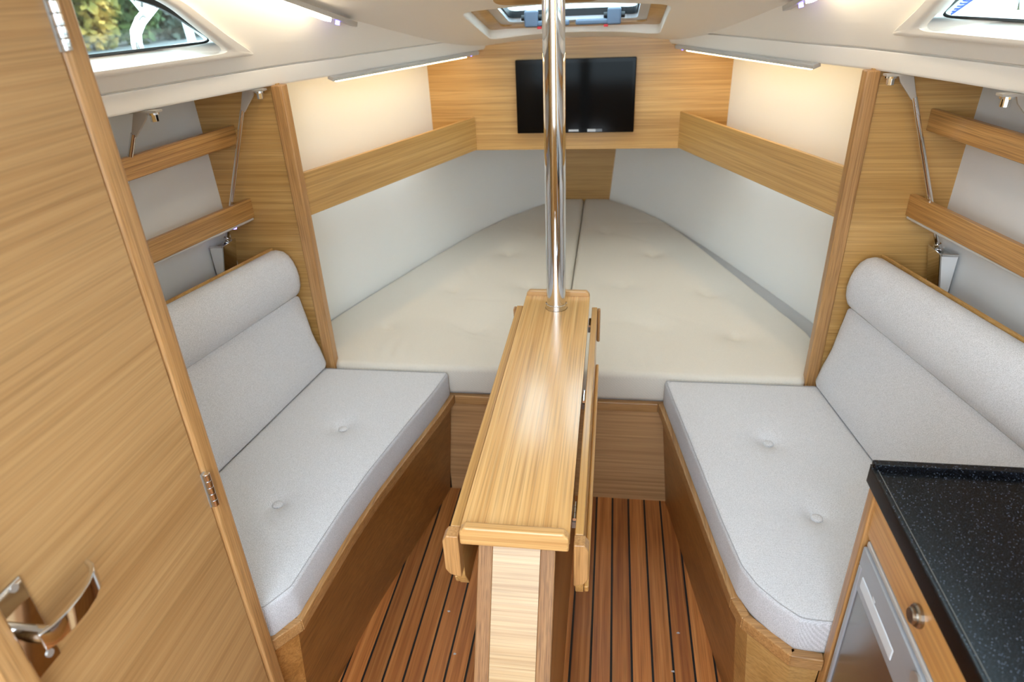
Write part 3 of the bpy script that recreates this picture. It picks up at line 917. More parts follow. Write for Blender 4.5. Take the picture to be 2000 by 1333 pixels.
# ------------------------------------------------------------------ LED strips
def led(path, lit, label, mat=None, dotat=None, housing=0.011, name='led_strip', faced=(0, -1), lit_range=(0.03, 0.985), th=0.006, proud=0.0035, grp='LED strip lights'):
    """path: two points; faced: (side, up) direction the diffuser faces"""
    a, b = Vector(path[0]), Vector(path[1])
    d = (b - a); L = d.length; d.normalize()
    s = Vector((-d.y, d.x, 0)).normalized(); u = s.cross(d) * -1
    if u.z < 0: u = -u
    f = (s * faced[0] + u * faced[1]).normalized(); g = d.cross(f).normalized()
    root = empty(name, tuple((a + b) / 2), label, 'light', grp)
    h = housing
    def bar(t0, t1, g0, g1, f0, f1):
        V = [tuple(a + d * (L * t) + g * gg + f * ff) for t in (t0, t1) for ff in (f0, f1) for gg in (g0, g1)]
        return V, [(0, 1, 3, 2), (4, 6, 7, 5), (0, 4, 5, 1), (2, 3, 7, 6), (0, 2, 6, 4), (1, 5, 7, 3)]
    mesh('housing', *bar(0, 1, -h, h, -th, th), ALU, parent=root, bevel=0.0015)
    mesh('diffuser', *bar(lit_range[0], lit_range[1], -h * 0.72, h * 0.72, th - 0.0015, th + (proud if lit else 0.0008)), (mat or DIFF) if lit else DIFF_OFF, parent=root)
    if dotat is not None:
        mesh('indicator', *bar(dotat - 0.004, dotat + 0.004, -0.004, 0.004, th - 0.001, th + proud + 0.0005), BLUE_DOT, parent=root)
for sg, side in ((-1, 'left'), (1, 'right')):
    a = (sg * (L0(1.93) - 0.002), 1.93, Z_LIP - 0.004); b = (sg * (L0(2.60) + 0.004), 2.60, Z_LIP - 0.004)
    led((a, b), True, 'lit LED strip under the ceiling edge above the %s bow shelf' % side, dotat=0.95, lit_range=(0.02, 0.90), faced=((0.30 if sg < 0 else -0.30), -1.0))
    ya, yb = 0.95, 1.905
    a = (sg * (chx(ya) - 0.012), ya, chz(ya) - 0.010); b = (sg * (chx(yb) - 0.012), yb, chz(yb) - 0.012)
    led((a, b), True, 'lit LED strip along the coachroof corner above the %s settee' % side, mat=DIFF_ROOF, dotat=0.915, lit_range=(0.02, 0.87), proud=0.009, faced=((-0.15 if sg > 0 else 0.15), -1.0))

# ------------------------------------------------------------------ saloon shelves (two each side)
for sg, side in ((-1, 'left'), (1, 'right')):
    for nm, xa, sl, z0, z1, led_on in (('upper', 0.880, 0.15, 1.172, 1.222, False), ('lower', 0.880, 0.22, 0.963, 1.018, True)):
        if sg > 0: z0 += 0.012; z1 += 0.012
        ya = 0.815 if sg < 0 else 0.50
        x_aft = xa + sl * (1.755 - ya)
        x_aft = min(x_aft, hull(ya) - 0.05)
        root = empty('wall_shelf', (sg * 0.95, 1.3, z0), '%s oak shelf with a lip above the %s settee' % (nm, side), 'shelf', 'shelves above the settees')
        ang = math.atan2(1.755 - ya, sg * (xa - x_aft))
        def bar(o0, o1, h0, h1):
            P = [(sg * (xa + o0), Y_BH + 0.001), (sg * (x_aft + o0), ya), (sg * (x_aft + o1), ya), (sg * (xa + o1), Y_BH + 0.001)]
            return ([(p[0], p[1], z) for z in (h0, h1) for p in P], [(0, 1, 2, 3), (7, 6, 5, 4)] + [(i, (i + 1) % 4, (i + 1) % 4 + 4, i + 4) for i in range(4)])
        mesh('lip_rail', *bar(0.0, 0.016, z0, z1), wood('oak_rail_%s_%s' % (side, nm), 'x', (196, 150, 92), (176, 130, 74), (144, 100, 54), ang, across=42, along=1.0, pores=0.7), parent=root, bevel=0.002)
        P = [(sg * (xa + 0.016), Y_BH), (sg * (x_aft + 0.016), ya), (sg * (hull(ya) - 0.004), ya), (sg * (hull(Y_BH) - 0.002), Y_BH)]
        if x_aft < hull(ya) - 0.03:
            mesh('board', [(p[0], p[1], z) for z in (z0 + 0.002, z0 + 0.012) for p in P], [(0, 1, 2, 3), (7, 6, 5, 4)] + [(i, (i + 1) % 4, (i + 1) % 4 + 4, i + 4) for i in range(4)], OY, parent=root)
        if led_on:
            a = (sg * (x_aft + 0.009), ya + 0.05, z0 - 0.0033); b = (sg * (xa + 0.009), Y_BH - 0.004, z0 - 0.0033)
            led((a, b), False, 'unlit aluminium LED strip under the lower shelf above the %s settee' % side, dotat=(0.92 if sg < 0 else None), housing=0.007, th=0.003)

# ------------------------------------------------------------------ rigging tie rods
def tie_rod(label, top, foot, sg, box_at=None):
    root = empty('tie_rod', foot, label, 'tie rod', 'steel tie rods behind the settees')
    T, Fo = Vector(top), Vector(foot)
    d = (Fo - T).normalized()
    e = Fo if not box_at else Fo
    mesh('rod', *tube([T + d * 0.05, e], 0.006, 14), CHROME, parent=root, smooth=True)
    # gusset plate under the deck
    x, y, z = top
    g = [(x + sg * 0.006, z), (x - sg * 0.026, z), (x - sg * 0.020, z - 0.014), (x + d.x * 0.05 - sg * 0.006, z - 0.052), (x + d.x * 0.055 + sg * 0.004, z - 0.052)]
    mesh('gusset', *prism(g, 'y', y - 0.003, y + 0.003), STEEL, parent=root, bevel=0.001)
    mesh('deck_plate', *box(min(x + sg * 0.018, x - sg * 0.055), max(x + sg * 0.018, x - sg * 0.055), y - 0.012, y + 0.012, z, z + 0.0045), STEEL, parent=root)
    bx, by = x - sg * 0.042, y - 0.004
    mesh('washer', *cyl((bx, by, z - 0.004), (bx, by, z), 0.0125, 20), CHROME, parent=root, smooth=False)
    mesh('bolt', *cyl((bx, by, z - 0.019), (bx, by, z - 0.003), 0.0085, 6), CHROME, parent=root, bevel=0.0008)
    if box_at:
        # U-shaped foot bracket on the hull with nuts on the threaded end
        bx0, bx1, by0, by1, zt, zb = box_at
        x_in, x_out = (bx0, bx1)
        xt = sg * 0.040
        br = mesh('foot_bracket', *join(prism([(x_in, zt), (x_in + sg * 0.005, zt), (x_in + xt + sg * 0.005, zb), (x_in + xt, zb)], 'y', by0, by1),
                                 prism([(x_in + sg * 0.0052, zt), (x_out, zt), (x_out, zt - 0.006), (x_in + sg * 0.0062, zt - 0.006)], 'y', by0, by0 + 0.004),
                                 box(min(x_in + sg * 0.0095, x_out), max(x_in + sg * 0.0095, x_out), by0 + 0.004, by1 - 0.004, zt - 0.016, zt - 0.012)), CHROME, parent=root, bevel=0.0012)
        for k_ in (0, 1):
            ys_ = (by0 + 0.0005, by0 + 0.0035) if k_ == 0 else (by1 - 0.004, by1)
            mesh('bracket_cheek', *prism([(x_in + sg * 0.0065, zt - 0.0062), (x_out, zt - 0.0062), (x_out, zb), (x_in + xt + sg * 0.006, zb)], 'y', ys_[0], ys_[1]), VINYL_GREY, parent=root)
        mesh('nut', *cyl((Fo.x, Fo.y, zt - 0.012), (Fo.x, Fo.y, zt + 0.001), 0.0115, 6), CHROME, parent=root, bevel=0.001)
        mesh('nut', *cyl((Fo.x - d.x * 0.012, Fo.y, zt + 0.003), (Fo.x - d.x * 0.022, Fo.y, zt + 0.013), 0.0100, 6), CHROME, parent=root, bevel=0.001)
for sg, side in ((-1, 'left'), (1, 'right')):
    tie_rod('thin steel tie rod slanting down the oak half bulkhead above the %s settee' % side, (sg * 0.797, 1.705, Z_LIP - 0.004), (sg * 0.955, 1.705, 0.90), sg,
            (sg * 0.940, sg * 0.984, 1.665, 1.735, 0.908, 0.70))
    tie_rod('thin steel tie rod in front of the pale hull lining above the %s settee' % side, (sg * 0.893, 1.40, Z_LIP - 0.004), (sg * (hull(1.4) - 0.010), 1.40, 1.024), sg)

# ------------------------------------------------------------------ door on the left with its frame
dr = empty('door_1', (-0.515, 0.60, 0.0), 'oak door in the left foreground with a polished lever handle', 'door', kind='structure')
mesh('door_panel', *box(-0.532, -0.500, 0.4055, 0.7690, 0.03, 1.74), wood('oak_door', 'y', (200, 159, 107), (188, 146, 95), (172, 129, 80), across=26, along=0.7, coat=0.1, rough=0.45, pores=0.3), parent=dr, bevel=0.002)
hd = empty('handle', (-0.5, 0.446, 0.91)); hd.parent = dr; hd.location = Vector((-0.5, 0.446, 0.91)) - WLOC[dr]
WLOC[hd] = Vector((-0.5, 0.446, 0.91))
mesh('back_plate', *box(-0.4998, -0.4962, 0.4065, 0.449, 0.846, 0.976), CHROME, parent=hd, bevel=0.002)
for z in (0.862, 0.970):
    mesh('screw', *cyl((-0.4965, 0.437, z), (-0.4945, 0.437, z), 0.005, 14), STEEL, parent=hd)
mesh('spindle', *cyl((-0.497, 0.420, 0.920), (-0.460, 0.420, 0.920), 0.0095, 16), CHROME, parent=hd, smooth=False)
# flat curved lever pointing forward
path = [(-0.460, 0.410), (-0.4535, 0.424), (-0.451, 0.442), (-0.4515, 0.462), (-0.455, 0.482), (-0.462, 0.499), (-0.473, 0.511), (-0.485, 0.517)]
rows = []
for i, p in enumerate(path):
    a = path[max(i - 1, 0)]; b = path[min(i + 1, len(path) - 1)]
    t = Vector((b[0] - a[0], b[1] - a[1])).normalized(); n_ = Vector((t.y, -t.x)) * 0.0028
    hz = 0.013 if i < 6 else 0.011
    rows.append([(p[0] + n_.x, p[1] + n_.y, 0.920 + hz), (p[0] - n_.x, p[1] - n_.y, 0.920 + hz), (p[0] - n_.x, p[1] - n_.y, 0.920 - hz), (p[0] + n_.x, p[1] + n_.y, 0.920 - hz)])
V, F = grid(rows, True); F += [(0, 1, 2, 3), tuple(len(V) - 1 - k for k in range(4))]
mesh('lever', V, F, CHROME, parent=hd, bevel=0.0015)
for zc_ in (0.822, 1.518):
    hg = mesh('hinge', *box(-0.5005, -0.4985, 0.766, 0.779, zc_ - 0.034, zc_ + 0.034), STEEL, parent=dr)
    for k in range(5):
        z = zc_ - 0.033 + k * 0.0133
        mesh('knuckle', *cyl((-0.4945, 0.7725, z), (-0.4945, 0.7725, z + 0.0126), 0.0062, 14), CHROME, parent=hg, bevel=0.0006)
mesh('trim_1', *box(-0.540, -0.497, 0.7715, 0.814, 0.0, 1.80), OAK_TRIM['z'], bevel=0.010, seg=4, kind='structure', label='rounded oak door post between the door and the left settee', cat='post')
mesh('trim_2', *box(-0.540, -0.478, 0.370, 0.4045, 0.0, 1.80), OAK_TRIM['z'], bevel=0.004, seg=3, kind='structure', label='oak door jamb at the lower left beside the door handle', cat='post')
mesh('wall_passage_left', *box(-0.555, -0.525, -0.45, 0.369, 0.0, 1.80), OY, kind='structure', label='oak partition aft of the door at the lower left corner', cat='wall')

# ------------------------------------------------------------------ compression post
cpst = empty('mast_post', (0, 1.688, 0.0), 'polished steel mast post rising from the table end to the ceiling', 'post')
mesh('pole', *tube([(0, 1.688, 0.0), (0, 1.688, roofz(0, 1.688) + 0.01)], 0.0268, 40), CHROME, parent=cpst, smooth=True)
mesh('collar', *tube([(0, 1.688, 0.7305), (0, 1.688, 0.744), (0, 1.688, 0.7455)], [0.0295, 0.0295, 0.028], 40), CHROME, parent=cpst, smooth=False)

# ------------------------------------------------------------------ table
tb = empty('folding_table', (0, 1.25, 0.0), 'narrow varnished oak drop-leaf table around the mast post', 'table')
ZT = 0.730
n = 72
TX0, TX1, TY0, TY1 = -0.0935, 0.0905, 0.822, 1.7652
ring, rect = [], []
for k in range(n):
    t = 2 * math.pi * k / n
    dx, dy = math.cos(t), math.sin(t)
    ring.append((0.0305 * dx, 1.688 + 0.0305 * dy))
    q = min([(TX1 if dx > 0 else TX0) / dx if abs(dx) > 1e-6 else 1e9, ((TY1 if dy > 0 else TY0) - 1.688) / dy if abs(dy) > 1e-6 else 1e9])
    rect.append((q * dx, 1.688 + q * dy))
for c in ((TX0, TY0), (TX1, TY0), (TX1, TY1), (TX0, TY1)):
    j = min(range(n), key=lambda i: (rect[i][0] - c[0]) ** 2 + (rect[i][1] - c[1]) ** 2)
    rect[j] = c
rows = [[(p[0], p[1], z) for p in q] for q, z in ((ring, ZT - 0.022), (ring, ZT), (rect, ZT), (rect, ZT - 0.022), (ring, ZT - 0.022))]
mesh('table_top', *grid(rows, True), OAK_TABLE, parent=tb)
def end_fiddle(ya, yb, zt):
    P = [(-0.093, ZT - 0.024), (0.090, ZT - 0.024), (0.090, zt - 0.010), (0.081, zt), (-0.084, zt), (-0.093, zt - 0.010)]
    return prism(P, 'y', ya, yb)
mesh('end_fiddle', *end_fiddle(0.804, 0.8225, ZT + 0.014), wood('oak_fiddle', 'x', (222, 180, 122), (206, 160, 100), (180, 132, 76), across=50, along=1.2, coat=0.5), parent=tb, bevel=0.004, seg=3)
mesh('end_fiddle', *end_fiddle(1.765, 1.780, ZT + 0.016), bpy.data.materials['oak_fiddle'], parent=tb, bevel=0.004, seg=3)
LEAF = [(0.829, 0.724), (0.829, 0.606), (0.852, 0.562), (1.640, 0.562), (1.708, 0.622), (1.708, 0.724)]
LEAF_M = wood('oak_leaf', 'y', (214, 168, 104), (198, 150, 84), (172, 122, 62), across=44, along=0.7, coat=0.5)
for sg in (-1, 1):
    xi, xo = (0.0985, 0.1135) if sg > 0 else (0.0955, 0.1135)
    xs = sorted([sg * xi, sg * xo])
    lf = mesh('drop_leaf', *prism(LEAF, 'x', xs[0], xs[1]), LEAF_M, parent=tb, bevel=0.002, label='%s drop leaf hanging folded down' % ('left' if sg < 0 else 'right'))
    xs = sorted([sg * (xi - 0.0005), sg * 0.1225])
    mesh('leaf_fiddle', *prism([(sg * (xi - 0.0005), 0.724), (sg * 0.1155, 0.724), (sg * 0.1225, 0.713), (sg * 0.1225, 0.648), (sg * 0.1155, 0.636), (sg * (xi - 0.0005), 0.630)], 'y', 0.803, 0.8285), OAK_TRIM['z'], parent=lf, bevel=0.002, seg=2)
    xs = sorted([sg * 0.1136, sg * 0.1225])
    mesh('leaf_fiddle', *prism([(1.690, 0.622), (1.709, 0.622), (1.709, 0.722), (1.690, 0.722)], 'x', xs[0], xs[1]), OAK_TRIM['z'], parent=lf, bevel=0.004, seg=3)
    mesh('leaf_fiddle', *prism([(0.856, 0.559), (1.632, 0.559), (1.640, 0.566), (1.640, 0.580), (0.848, 0.580)], 'x', xs[0], xs[1]), LEAF_M, parent=lf, bevel=0.003)
    for y in (0.90, 1.27, 1.64):
        hx = sg * 0.0945
        hg = mesh('hinge', *box(min(hx - 0.0035, hx + 0.0035), max(hx - 0.0035, hx + 0.0035), y - 0.022, y + 0.022, 0.690, 0.7035), STEEL, parent=tb)
        for k in range(3):
            mesh('knuckle', *cyl((hx + sg * 0.0005, y - 0.021 + k * 0.0145, 0.709), (hx + sg * 0.0005, y - 0.021 + k * 0.0145 + 0.0136, 0.709), 0.0034, 10), CHROME, parent=hg)
# pedestal: boxed leg whose aft face leans back towards the stern
LEG = [(0.838, 0.708), (0.40, 0.0)]
def lean(z): return SM(0.40, 0.838, z / 0.708)
OAK_LEG = wood('oak_leg_post', 'z', (164, 120, 74), (142, 99, 57), (108, 72, 40), tilt=math.atan2(0.438, 0.708), across=70, along=4.0, coat=0.0, rough=0.6, pores=0.8)
pdm = wood('oak_pedestal', 'y', (182, 132, 76), (164, 114, 60), (136, 90, 44), across=26, along=0.8)
def hw(z): return SM(0.0615, 0.0665, z / 0.708)
for sg in (-1, 1):
    def sheet(o0, o1, y0f, y1f):
        rows = []
        V = []
        for z in (0.0, 0.7075):
            for y in (y0f(z), y1f(z)):
                for o in (o0, o1): V.append((sg * (hw(z) - o), y, z))
        return V, [(0, 1, 3, 2), (4, 6, 7, 5), (0, 4, 5, 1), (2, 3, 7, 6), (0, 2, 6, 4), (1, 5, 7, 3)]
    mesh('side_panel', *sheet(0.002, 0.014, lambda z: lean(z) + 0.028, lambda z: 1.60), pdm, parent=tb)
    mesh('corner_post', *sheet(0.0, 0.0255, lambda z: lean(z), lambda z: lean(z) + 0.030), OAK_LEG, parent=tb, bevel=0.002)
V = []
for z in (0.0, 0.7075):
    for y in (lean(z) + 0.0015, lean(z) + 0.016):
        for s in (-1, 1): V.append((s * (hw(z) - 0.0258), y, z))
mesh('front_panel', V, [(0, 1, 3, 2), (4, 6, 7, 5), (0, 4, 5, 1), (2, 3, 7, 6), (0, 2, 6, 4), (1, 5, 7, 3)], OAK_PALE, parent=tb)
mesh('back_panel', *box(-0.060, 0.060, 1.585, 1.60, 0.0, 0.7075), pdm, parent=tb)

# ------------------------------------------------------------------ galley
GX, GY, GZ = 0.563, 0.905, 0.846
gc = empty('galley_cabinet', (0.85, 0.4, 0.0), 'oak galley cabinet with a round push latch at the lower right', 'cabinet')
mesh('end_panel', *box(GX + 0.012, 1.12, GY - 0.022, GY - 0.006, 0.0, GZ - 0.040), OX, parent=gc)
mesh('edge_post', *box(GX + 0.002, GX + 0.022, GY - 0.026, GY - 0.002, 0.0, GZ - 0.040), OAK_TRIM['z'], parent=gc, bevel=0.003)
mesh('drawer_front', *box(GX + 0.006, GX + 0.022, -0.2, GY - 0.0265, 0.722, GZ - 0.0405), wood('oak_drawer', 'y', (206, 158, 98), (190, 140, 80), (166, 116, 60), across=26, along=0.6), parent=gc, bevel=0.0015)
mesh('inner_post', *box(GX + 0.012, GX + 0.024, GY - 0.031, GY - 0.0265, 0.0, 0.7215), OAK_TRIM['z'], parent=gc)
mesh('lower_front', *box(GX + 0.006, GX + 0.022, -0.2, GY - 0.045, 0.0, 0.10), OY, parent=gc)
LATCH = plain('brushed_latch', (160, 152, 142), 0.25, 1.0)
lt_ = mesh('push_latch', *tube([(GX + 0.008, 0.685, 0.760), (GX + 0.002, 0.685, 0.760), (GX - 0.0005, 0.685, 0.760)], [0.0165, 0.0165, 0.0145], 28), LATCH, parent=gc, label='round brushed steel push latch')
mesh('button', *tube([(GX, 0.685, 0.760), (GX - 0.004, 0.685, 0.760), (GX - 0.006, 0.685, 0.760)], [0.0115, 0.0115, 0.010], 24), LATCH, parent=lt_)
# worktop
wt = empty('worktop', (0.85, 0.4, GZ - 0.040), 'black speckled galley worktop with a raised rim', 'worktop')
mesh('top_slab', *box(GX - 0.003, 1.14, -0.2, GY + 0.003, GZ - 0.040, GZ - 0.008), WORKTOP, parent=wt, bevel=0.002)
mesh('front_rim', *box(GX - 0.003, GX + 0.004, -0.2, GY + 0.003, GZ - 0.0085, GZ - 0.0055), WORKTOP, parent=wt, bevel=0.001)
mesh('end_rim', *prism(rounded([(GX - 0.002, GY - 0.010), (1.12, GY - 0.010), (1.12, GY + 0.003), (GX - 0.002, GY + 0.003)], 0.004, 3), 'z', GZ - 0.0085, GZ + 0.003), WORKTOP, parent=wt, bevel=0.002)
mesh('corner_seam', *box(GX + 0.0035, GX + 0.0052, -0.2, GY - 0.0, GZ - 0.0082, GZ - 0.0068), plain('grey_seam', (120, 118, 112), 0.5), parent=wt)
# fridge
fg = empty('fridge', (0.85, 0.45, 0.10), 'stainless front galley fridge with a silver grey recessed grip', 'fridge')
FX = GX + 0.004
ya, yb = 0.37, GY - 0.0320
mesh('housing', *box(FX + 0.030, 1.05, ya, yb, 0.102, 0.70), FRIDGE_GREY, parent=fg)
def yz(y0, y1, z0, z1, x0=FX, x1=FX + 0.028): return box(x0, x1, y0, y1, z0, z1)
fd = mesh('door_frame', *join(yz(ya, yb, 0.660, 0.700), yz(ya, yb, 0.105, 0.125), yz(yb - 0.011, yb, 0.125, 0.660), yz(ya, ya + 0.011, 0.125, 0.660)), FRIDGE_GREY, parent=fg, bevel=0.003)
mesh('door_sheet', *yz(ya + 0.0105, yb - 0.0105, 0.1245, 0.612, FX + 0.004, FX + 0.024), FRIDGE_STEEL, parent=fg)
mesh('grip_strip', *yz(ya + 0.0105, yb - 0.0105, 0.6125, 0.6605, FX + 0.002, FX + 0.024), FRIDGE_GREY, parent=fg, bevel=0.002)
mesh('grip_recess', *yz(0.711, yb - 0.020, 0.628, 0.654, FX + 0.0005, FX + 0.010), plain('pale_grip', (214, 222, 230), 0.3), parent=fg, bevel=0.004, seg=3)
mesh('badge', *cyl((FX + 0.003, yb - 0.075, 0.661), (FX + 0.0005, yb - 0.075, 0.661), 0.006, 20), CHROME, parent=fg)
mesh('lock_ring', *tube([(FX + 0.004, 0.64, 0.684), (FX - 0.003, 0.64, 0.684)], 0.014, 24), STEEL, parent=fg)
mesh('top_trim', *yz(ya, yb, 0.7005, 0.712, FX + 0.004, FX + 0.028), ALU, parent=fg, bevel=0.003)

# ------------------------------------------------------------------ deck hatch in the roof
hx, hy0, hy1 = HATCH['x'], HATCH['y0'], HATCH['y1']
dh = empty('deck_hatch', (0, 2.27, 1.45), 'square deck hatch with grey latches in the ceiling ahead of the mast post', 'hatch')
def roof_ring(outer, inner, z0, z1):
    o = outer; i = inner
    ro = lambda P, dz: [(p[0], p[1], roofz(p[0], p[1]) + dz) for p in P]
    return grid([ro(o, z0), ro(i, z0), ro(i, z1), ro(o, z1), ro(o, z0)], True)
def rr(m, r=0.05, m2=None):
    m2 = m if m2 is None else m2
    return rounded([(-hx + m, hy0 + m2), (hx - m, hy0 + m2), (hx - m, hy1 - m2), (-hx + m, hy1 - m2)], r, 6)
mesh('wood_lining', *roof_ring(rr(-0.004), rr(0.045, 0.045, 0.03), 0.028, 0.046), OX, parent=dh)
frm = mesh('frame', *roof_ring(rr(0.040, 0.045, 0.026), rr(0.075, 0.05, 0.055), 0.034, 0.062), plain('white_alloy', (206, 210, 216), 0.35, 0.2), parent=dh)
mesh('gasket', *roof_ring(rr(0.070, 0.05, 0.052), rr(0.080, 0.05, 0.062), 0.046, 0.066), RUBBER, parent=dh)
P = rr(0.074, 0.05, 0.056)
n = len(P)
Vp = [(p[0], p[1], roofz(*p) + 0.064) for p in P] + [(p[0], p[1], roofz(*p) + 0.072) for p in P]
mesh('pane', Vp, [tuple(range(n)), tuple(range(2 * n - 1, n - 1, -1))] + [(i, (i + 1) % n, (i + 1) % n + n, i + n) for i in range(n)], GLASS, parent=dh)
for sx in (-1, 1):
    cx = sx * 0.135; cy = hy1 - 0.075
    zb = roofz(cx, cy)
    lt2 = mesh('latch', *box(cx - 0.022, cx + 0.022, cy - 0.028, cy + 0.018, zb + 0.012, zb + 0.062), GREY_PLASTIC, parent=dh, bevel=0.006, seg=3)
    xs = sorted([cx, cx - sx * 0.125])
    mesh('lever', *box(xs[0], xs[1], cy - 0.020, cy + 0.012, zb + 0.014, zb + 0.030), GREY_PLASTIC, parent=lt2, bevel=0.005, seg=3)
    mesh('red_button', *box(cx - sx * 0.026 - 0.007, cx - sx * 0.026 + 0.007, cy - 0.014, cy + 0.006, zb + 0.006, zb + 0.014), RED, parent=lt2, bevel=0.001)
    mesh('pivot', *cyl((cx - 0.034, cy, zb + 0.040), (cx + 0.034, cy, zb + 0.040), 0.009, 14), RUBBER, parent=lt2)

# ------------------------------------------------------------------ outside
gr = [(-60, -40), (60, -40), (60, 60), (-60, 60)]
ho = [(-1.7, -2.2), (1.7, -2.2), (1.7, 4.2), (-1.7, 4.2)]
mesh('water', *grid([[(p[0], p[1], 0.0) for p in ho], [(p[0], p[1], 0.0) for p in gr]], True), WATER, kind='structure', label='grey water outside the windows', cat='water')
mesh('quay', *prism([(-40, -0.2), (-13.0, -0.2), (-13.0, 0.15), (-40, 0.15)], 'y', -10, 60), plain('quay_stone', (128, 130, 128), 0.9, bump=0.3, bscale=6), kind='structure', label='grey quay beyond the water on the left', cat='quay')
def shrub(x, y, h, r, m, seed, label):
    rnd = random.Random(seed)
    root = empty('shrub', (x, y, 0.15), label, 'shrub', 'shrubs on the quay')
    V, F = tube([(x, y, 0.15), (x + 0.1, y, 0.15 + h * 0.4), (x, y + 0.1, 0.15 + h * 0.8)], [0.09, 0.06, 0.02], 7)
    mesh('stem', V, F, BARK, parent=root)
    V, F = [], []
    for _ in range(1500):
        a = rnd.uniform(0, 2 * math.pi); u = rnd.uniform(-1, 1); q = rnd.random() ** 0.35
        sn = math.sqrt(1 - u * u)
        c = Vector((x + r * q * sn * math.cos(a), y + r * q * sn * math.sin(a), max(0.16, 0.15 + h * 0.48 + h * 0.52 * q * u)))
        e1 = Vector((rnd.gauss(0, 1), rnd.gauss(0, 1), rnd.gauss(0, 1))).normalized()
        e2 = e1.cross(Vector((rnd.gauss(0, 1), rnd.gauss(0, 1), rnd.gauss(0, 1)))).normalized()
        k = rnd.uniform(0.10, 0.24); b = len(V)
        V += [tuple(c - e1 * k), tuple(c + e2 * k * 0.6), tuple(c + e1 * k), tuple(c - e2 * k * 0.6)]
        F.append((b, b + 1, b + 2, b + 3))
    mesh('foliage', V, F, m, parent=root, kind='stuff')
BARK = plain('bark', (74, 62, 50), 0.9)
LG = leaf_mat('green_leaves', (52, 78, 40), (104, 124, 66))
LY = leaf_mat('autumn_leaves', (128, 122, 56), (206, 164, 78))
LM = leaf_mat('mixed_leaves', (70, 90, 50), (160, 144, 74))
LD = leaf_mat('grey_leaves', (62, 72, 62), (96, 106, 92))
for k, (y, h, m, lb) in enumerate((
        (17.2, 3.4, LM, 'yellow green shrub on the quay nearest the stern'), (19.4, 3.2, LG, 'green shrub on the quay beside the yellow green one'),
        (21.6, 3.8, LY, 'golden autumn shrub on the quay'), (23.8, 3.3, LG, 'green shrub just right of the golden one on the quay'),
        (26.0, 3.2, LD, 'grey green shrub on the quay behind the bent deck rail'), (28.2, 3.6, LD, 'taller grey green shrub on the quay'),
        (30.4, 3.0, LM, 'yellowing shrub on the quay toward the bow'), (32.6, 3.4, LG, 'farthest green shrub on the quay'))):
    shrub(-16.2, y - 0.5, h, 1.02, m, k + 11, lb)
mesh('hedge', *slab([[(-18.2 + 0.3 * math.sin(y * 3.1 + z), y, z) for z in np.linspace(0.15, 4.2, 9)] for y in np.linspace(8, 46, 90)], lambda p: (-0.8, 0, 0)), leaf_mat('hedge_leaves', (44, 58, 34), (120, 116, 60)),
     label='long dark hedge behind the shrubs on the quay', cat='hedge')

# stainless stanchion with a bracket outside the left window
st = empty('deck_rail', (-1.02, 1.64, 1.386), 'bent polished steel deck rail seen through the left window', 'rail')
mesh('tube', *tube([(-1.02, 1.648, 1.387), (-1.02, 1.647, 1.44), (-1.02, 1.655, 1.463), (-1.02, 1.685, 1.487), (-1.02, 1.76, 1.523), (-1.02, 1.98, 1.62)], 0.0135, 18), CHROME, parent=st, smooth=True)
mesh('lug', *prism([(1.63, 1.56), (1.692, 1.492), (1.735, 1.522), (1.70, 1.58)], 'x', -1.012, -1.004), STEEL, parent=st, bevel=0.002)
mesh('shackle', *tube([(-1.000, 1.675 + 0.014 * math.cos(t), 1.528 + 0.014 * math.sin(t)) for t in np.linspace(0, 2 * math.pi, 17)], 0.004, 8), CHROME, parent=st, smooth=True)
mesh('stanchion', *tube([(-1.05, 1.94, 1.386), (-1.05, 1.925, 1.50), (-1.05, 1.91, 1.62)], 0.0125, 14), CHROME, smooth=True, label='straight steel stanchion seen through the tip of the left window', cat='stanchion')
for sg, side in ((-1, 'left'), (1, 'right')):
    xs = sorted([sg * 0.94, sg * 1.42])
    mesh('side_deck_' + side, *box(xs[0], xs[1], -0.4, 2.6, 1.350, 1.386), plain('deck_white_' + side, (214, 218, 222), 0.6), kind='structure', label='white side deck outside the %s window' % side, cat='deck')
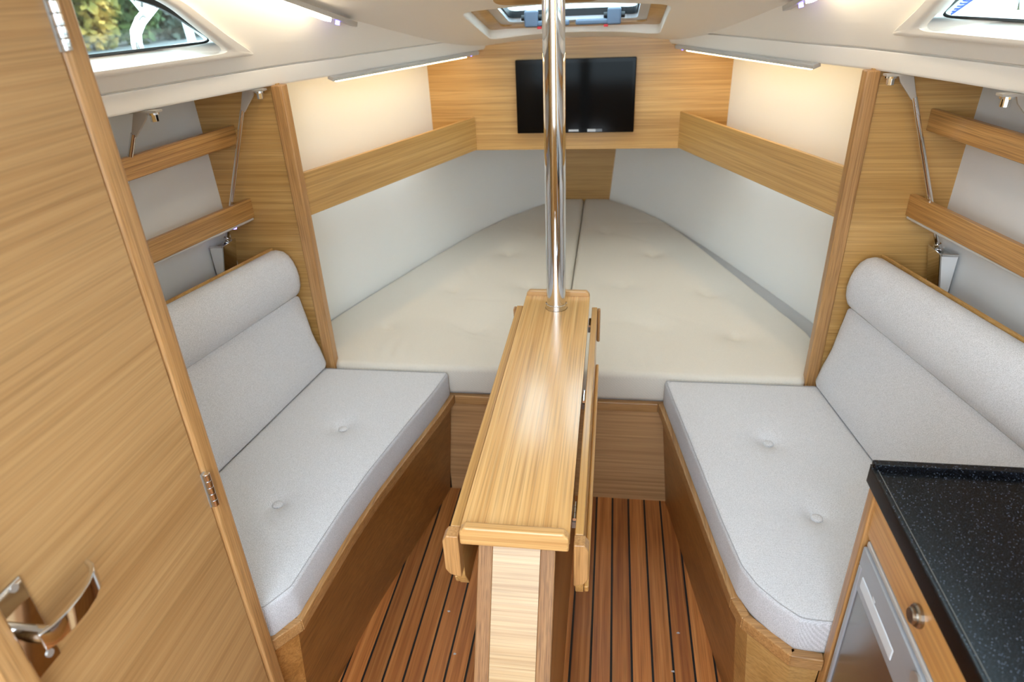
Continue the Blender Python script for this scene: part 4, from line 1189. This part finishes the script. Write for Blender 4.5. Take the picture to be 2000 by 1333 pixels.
# rope and rail outside the right window
rp = empty('mooring_rope', (0.98, 2.0, 1.39), 'blue and white braided rope outside the right window', 'rope')
pa, pb = Vector((1.0, 2.16, 1.398)), Vector((1.0, 1.875, 1.5065))
mesh('core', *tube([pa, SM(pa, pb, 0.5), pb], 0.0135, 12), ROPE_W, parent=rp, smooth=True)
d = (pb - pa).normalized(); u = d.cross(Vector((0, 0, 1))).normalized(); w_ = d.cross(u)
for ph in (0, math.pi / 2, math.pi, 1.5 * math.pi):
    for hand in (1,):
        path = []
        for k in range(60):
            t = k / 59; a = ph + hand * t * 26
            path.append(tuple(pa + (pb - pa) * t + (u * math.cos(a) + w_ * math.sin(a)) * 0.0132))
        mesh('strand', *tube(path, 0.0032, 6), ROPE_B, parent=rp, smooth=True)
wr = empty('winch', (1.045, 1.79, 1.386), 'polished steel winch outside the right window', 'winch')
rows = []
for r_, z in ((0.045, 1.386), (0.045, 1.398), (0.034, 1.405), (0.026, 1.44), (0.030, 1.49), (0.042, 1.515), (0.042, 1.53), (0.001, 1.532)):
    rows.append([(1.045 + r_ * math.cos(t), 1.79 + r_ * math.sin(t), z) for t in [2 * math.pi * k / 28 for k in range(28)]])
mesh('drum', *grid(rows, True), CHROME, parent=wr, smooth=True)
mesh('deck_rail', *tube([(1.05, 1.70, 1.387), (1.05, 1.70, 1.50), (1.05, 1.68, 1.56), (1.05, 1.62, 1.60)], 0.0135, 14), CHROME, smooth=True, label='polished steel deck rail at the right edge outside the right window', cat='rail')

# tiny paint flakes on the sole
for i, (x, y) in enumerate(((0.352, 1.235), (-0.27, 1.24), (0.33, 1.12), (-0.225, 1.11))):
    a = i * 1.3
    V = [(x + 0.005 * math.cos(a + t), y + 0.003 * math.sin(a + t), 0.0002 + 0.001 * (k % 2)) for k, t in enumerate((0, 1.5, 3.1, 4.6))]
    mesh('paint_flake', V + [(v[0], v[1], v[2] + 0.0008) for v in V], [(0, 1, 2, 3), (7, 6, 5, 4), (0, 4, 5, 1), (1, 5, 6, 2), (2, 6, 7, 3), (3, 7, 4, 0)], WHITE_PRINT,
         label=('tiny white paint flake at the foot of the right settee', 'tiny paint flake left of the table, nearer the bow', 'tiny white paint flake nearest the right settee corner', 'tiny paint flake left of the table, nearer the stern')[i], cat='flake', group='paint flakes on the sole')
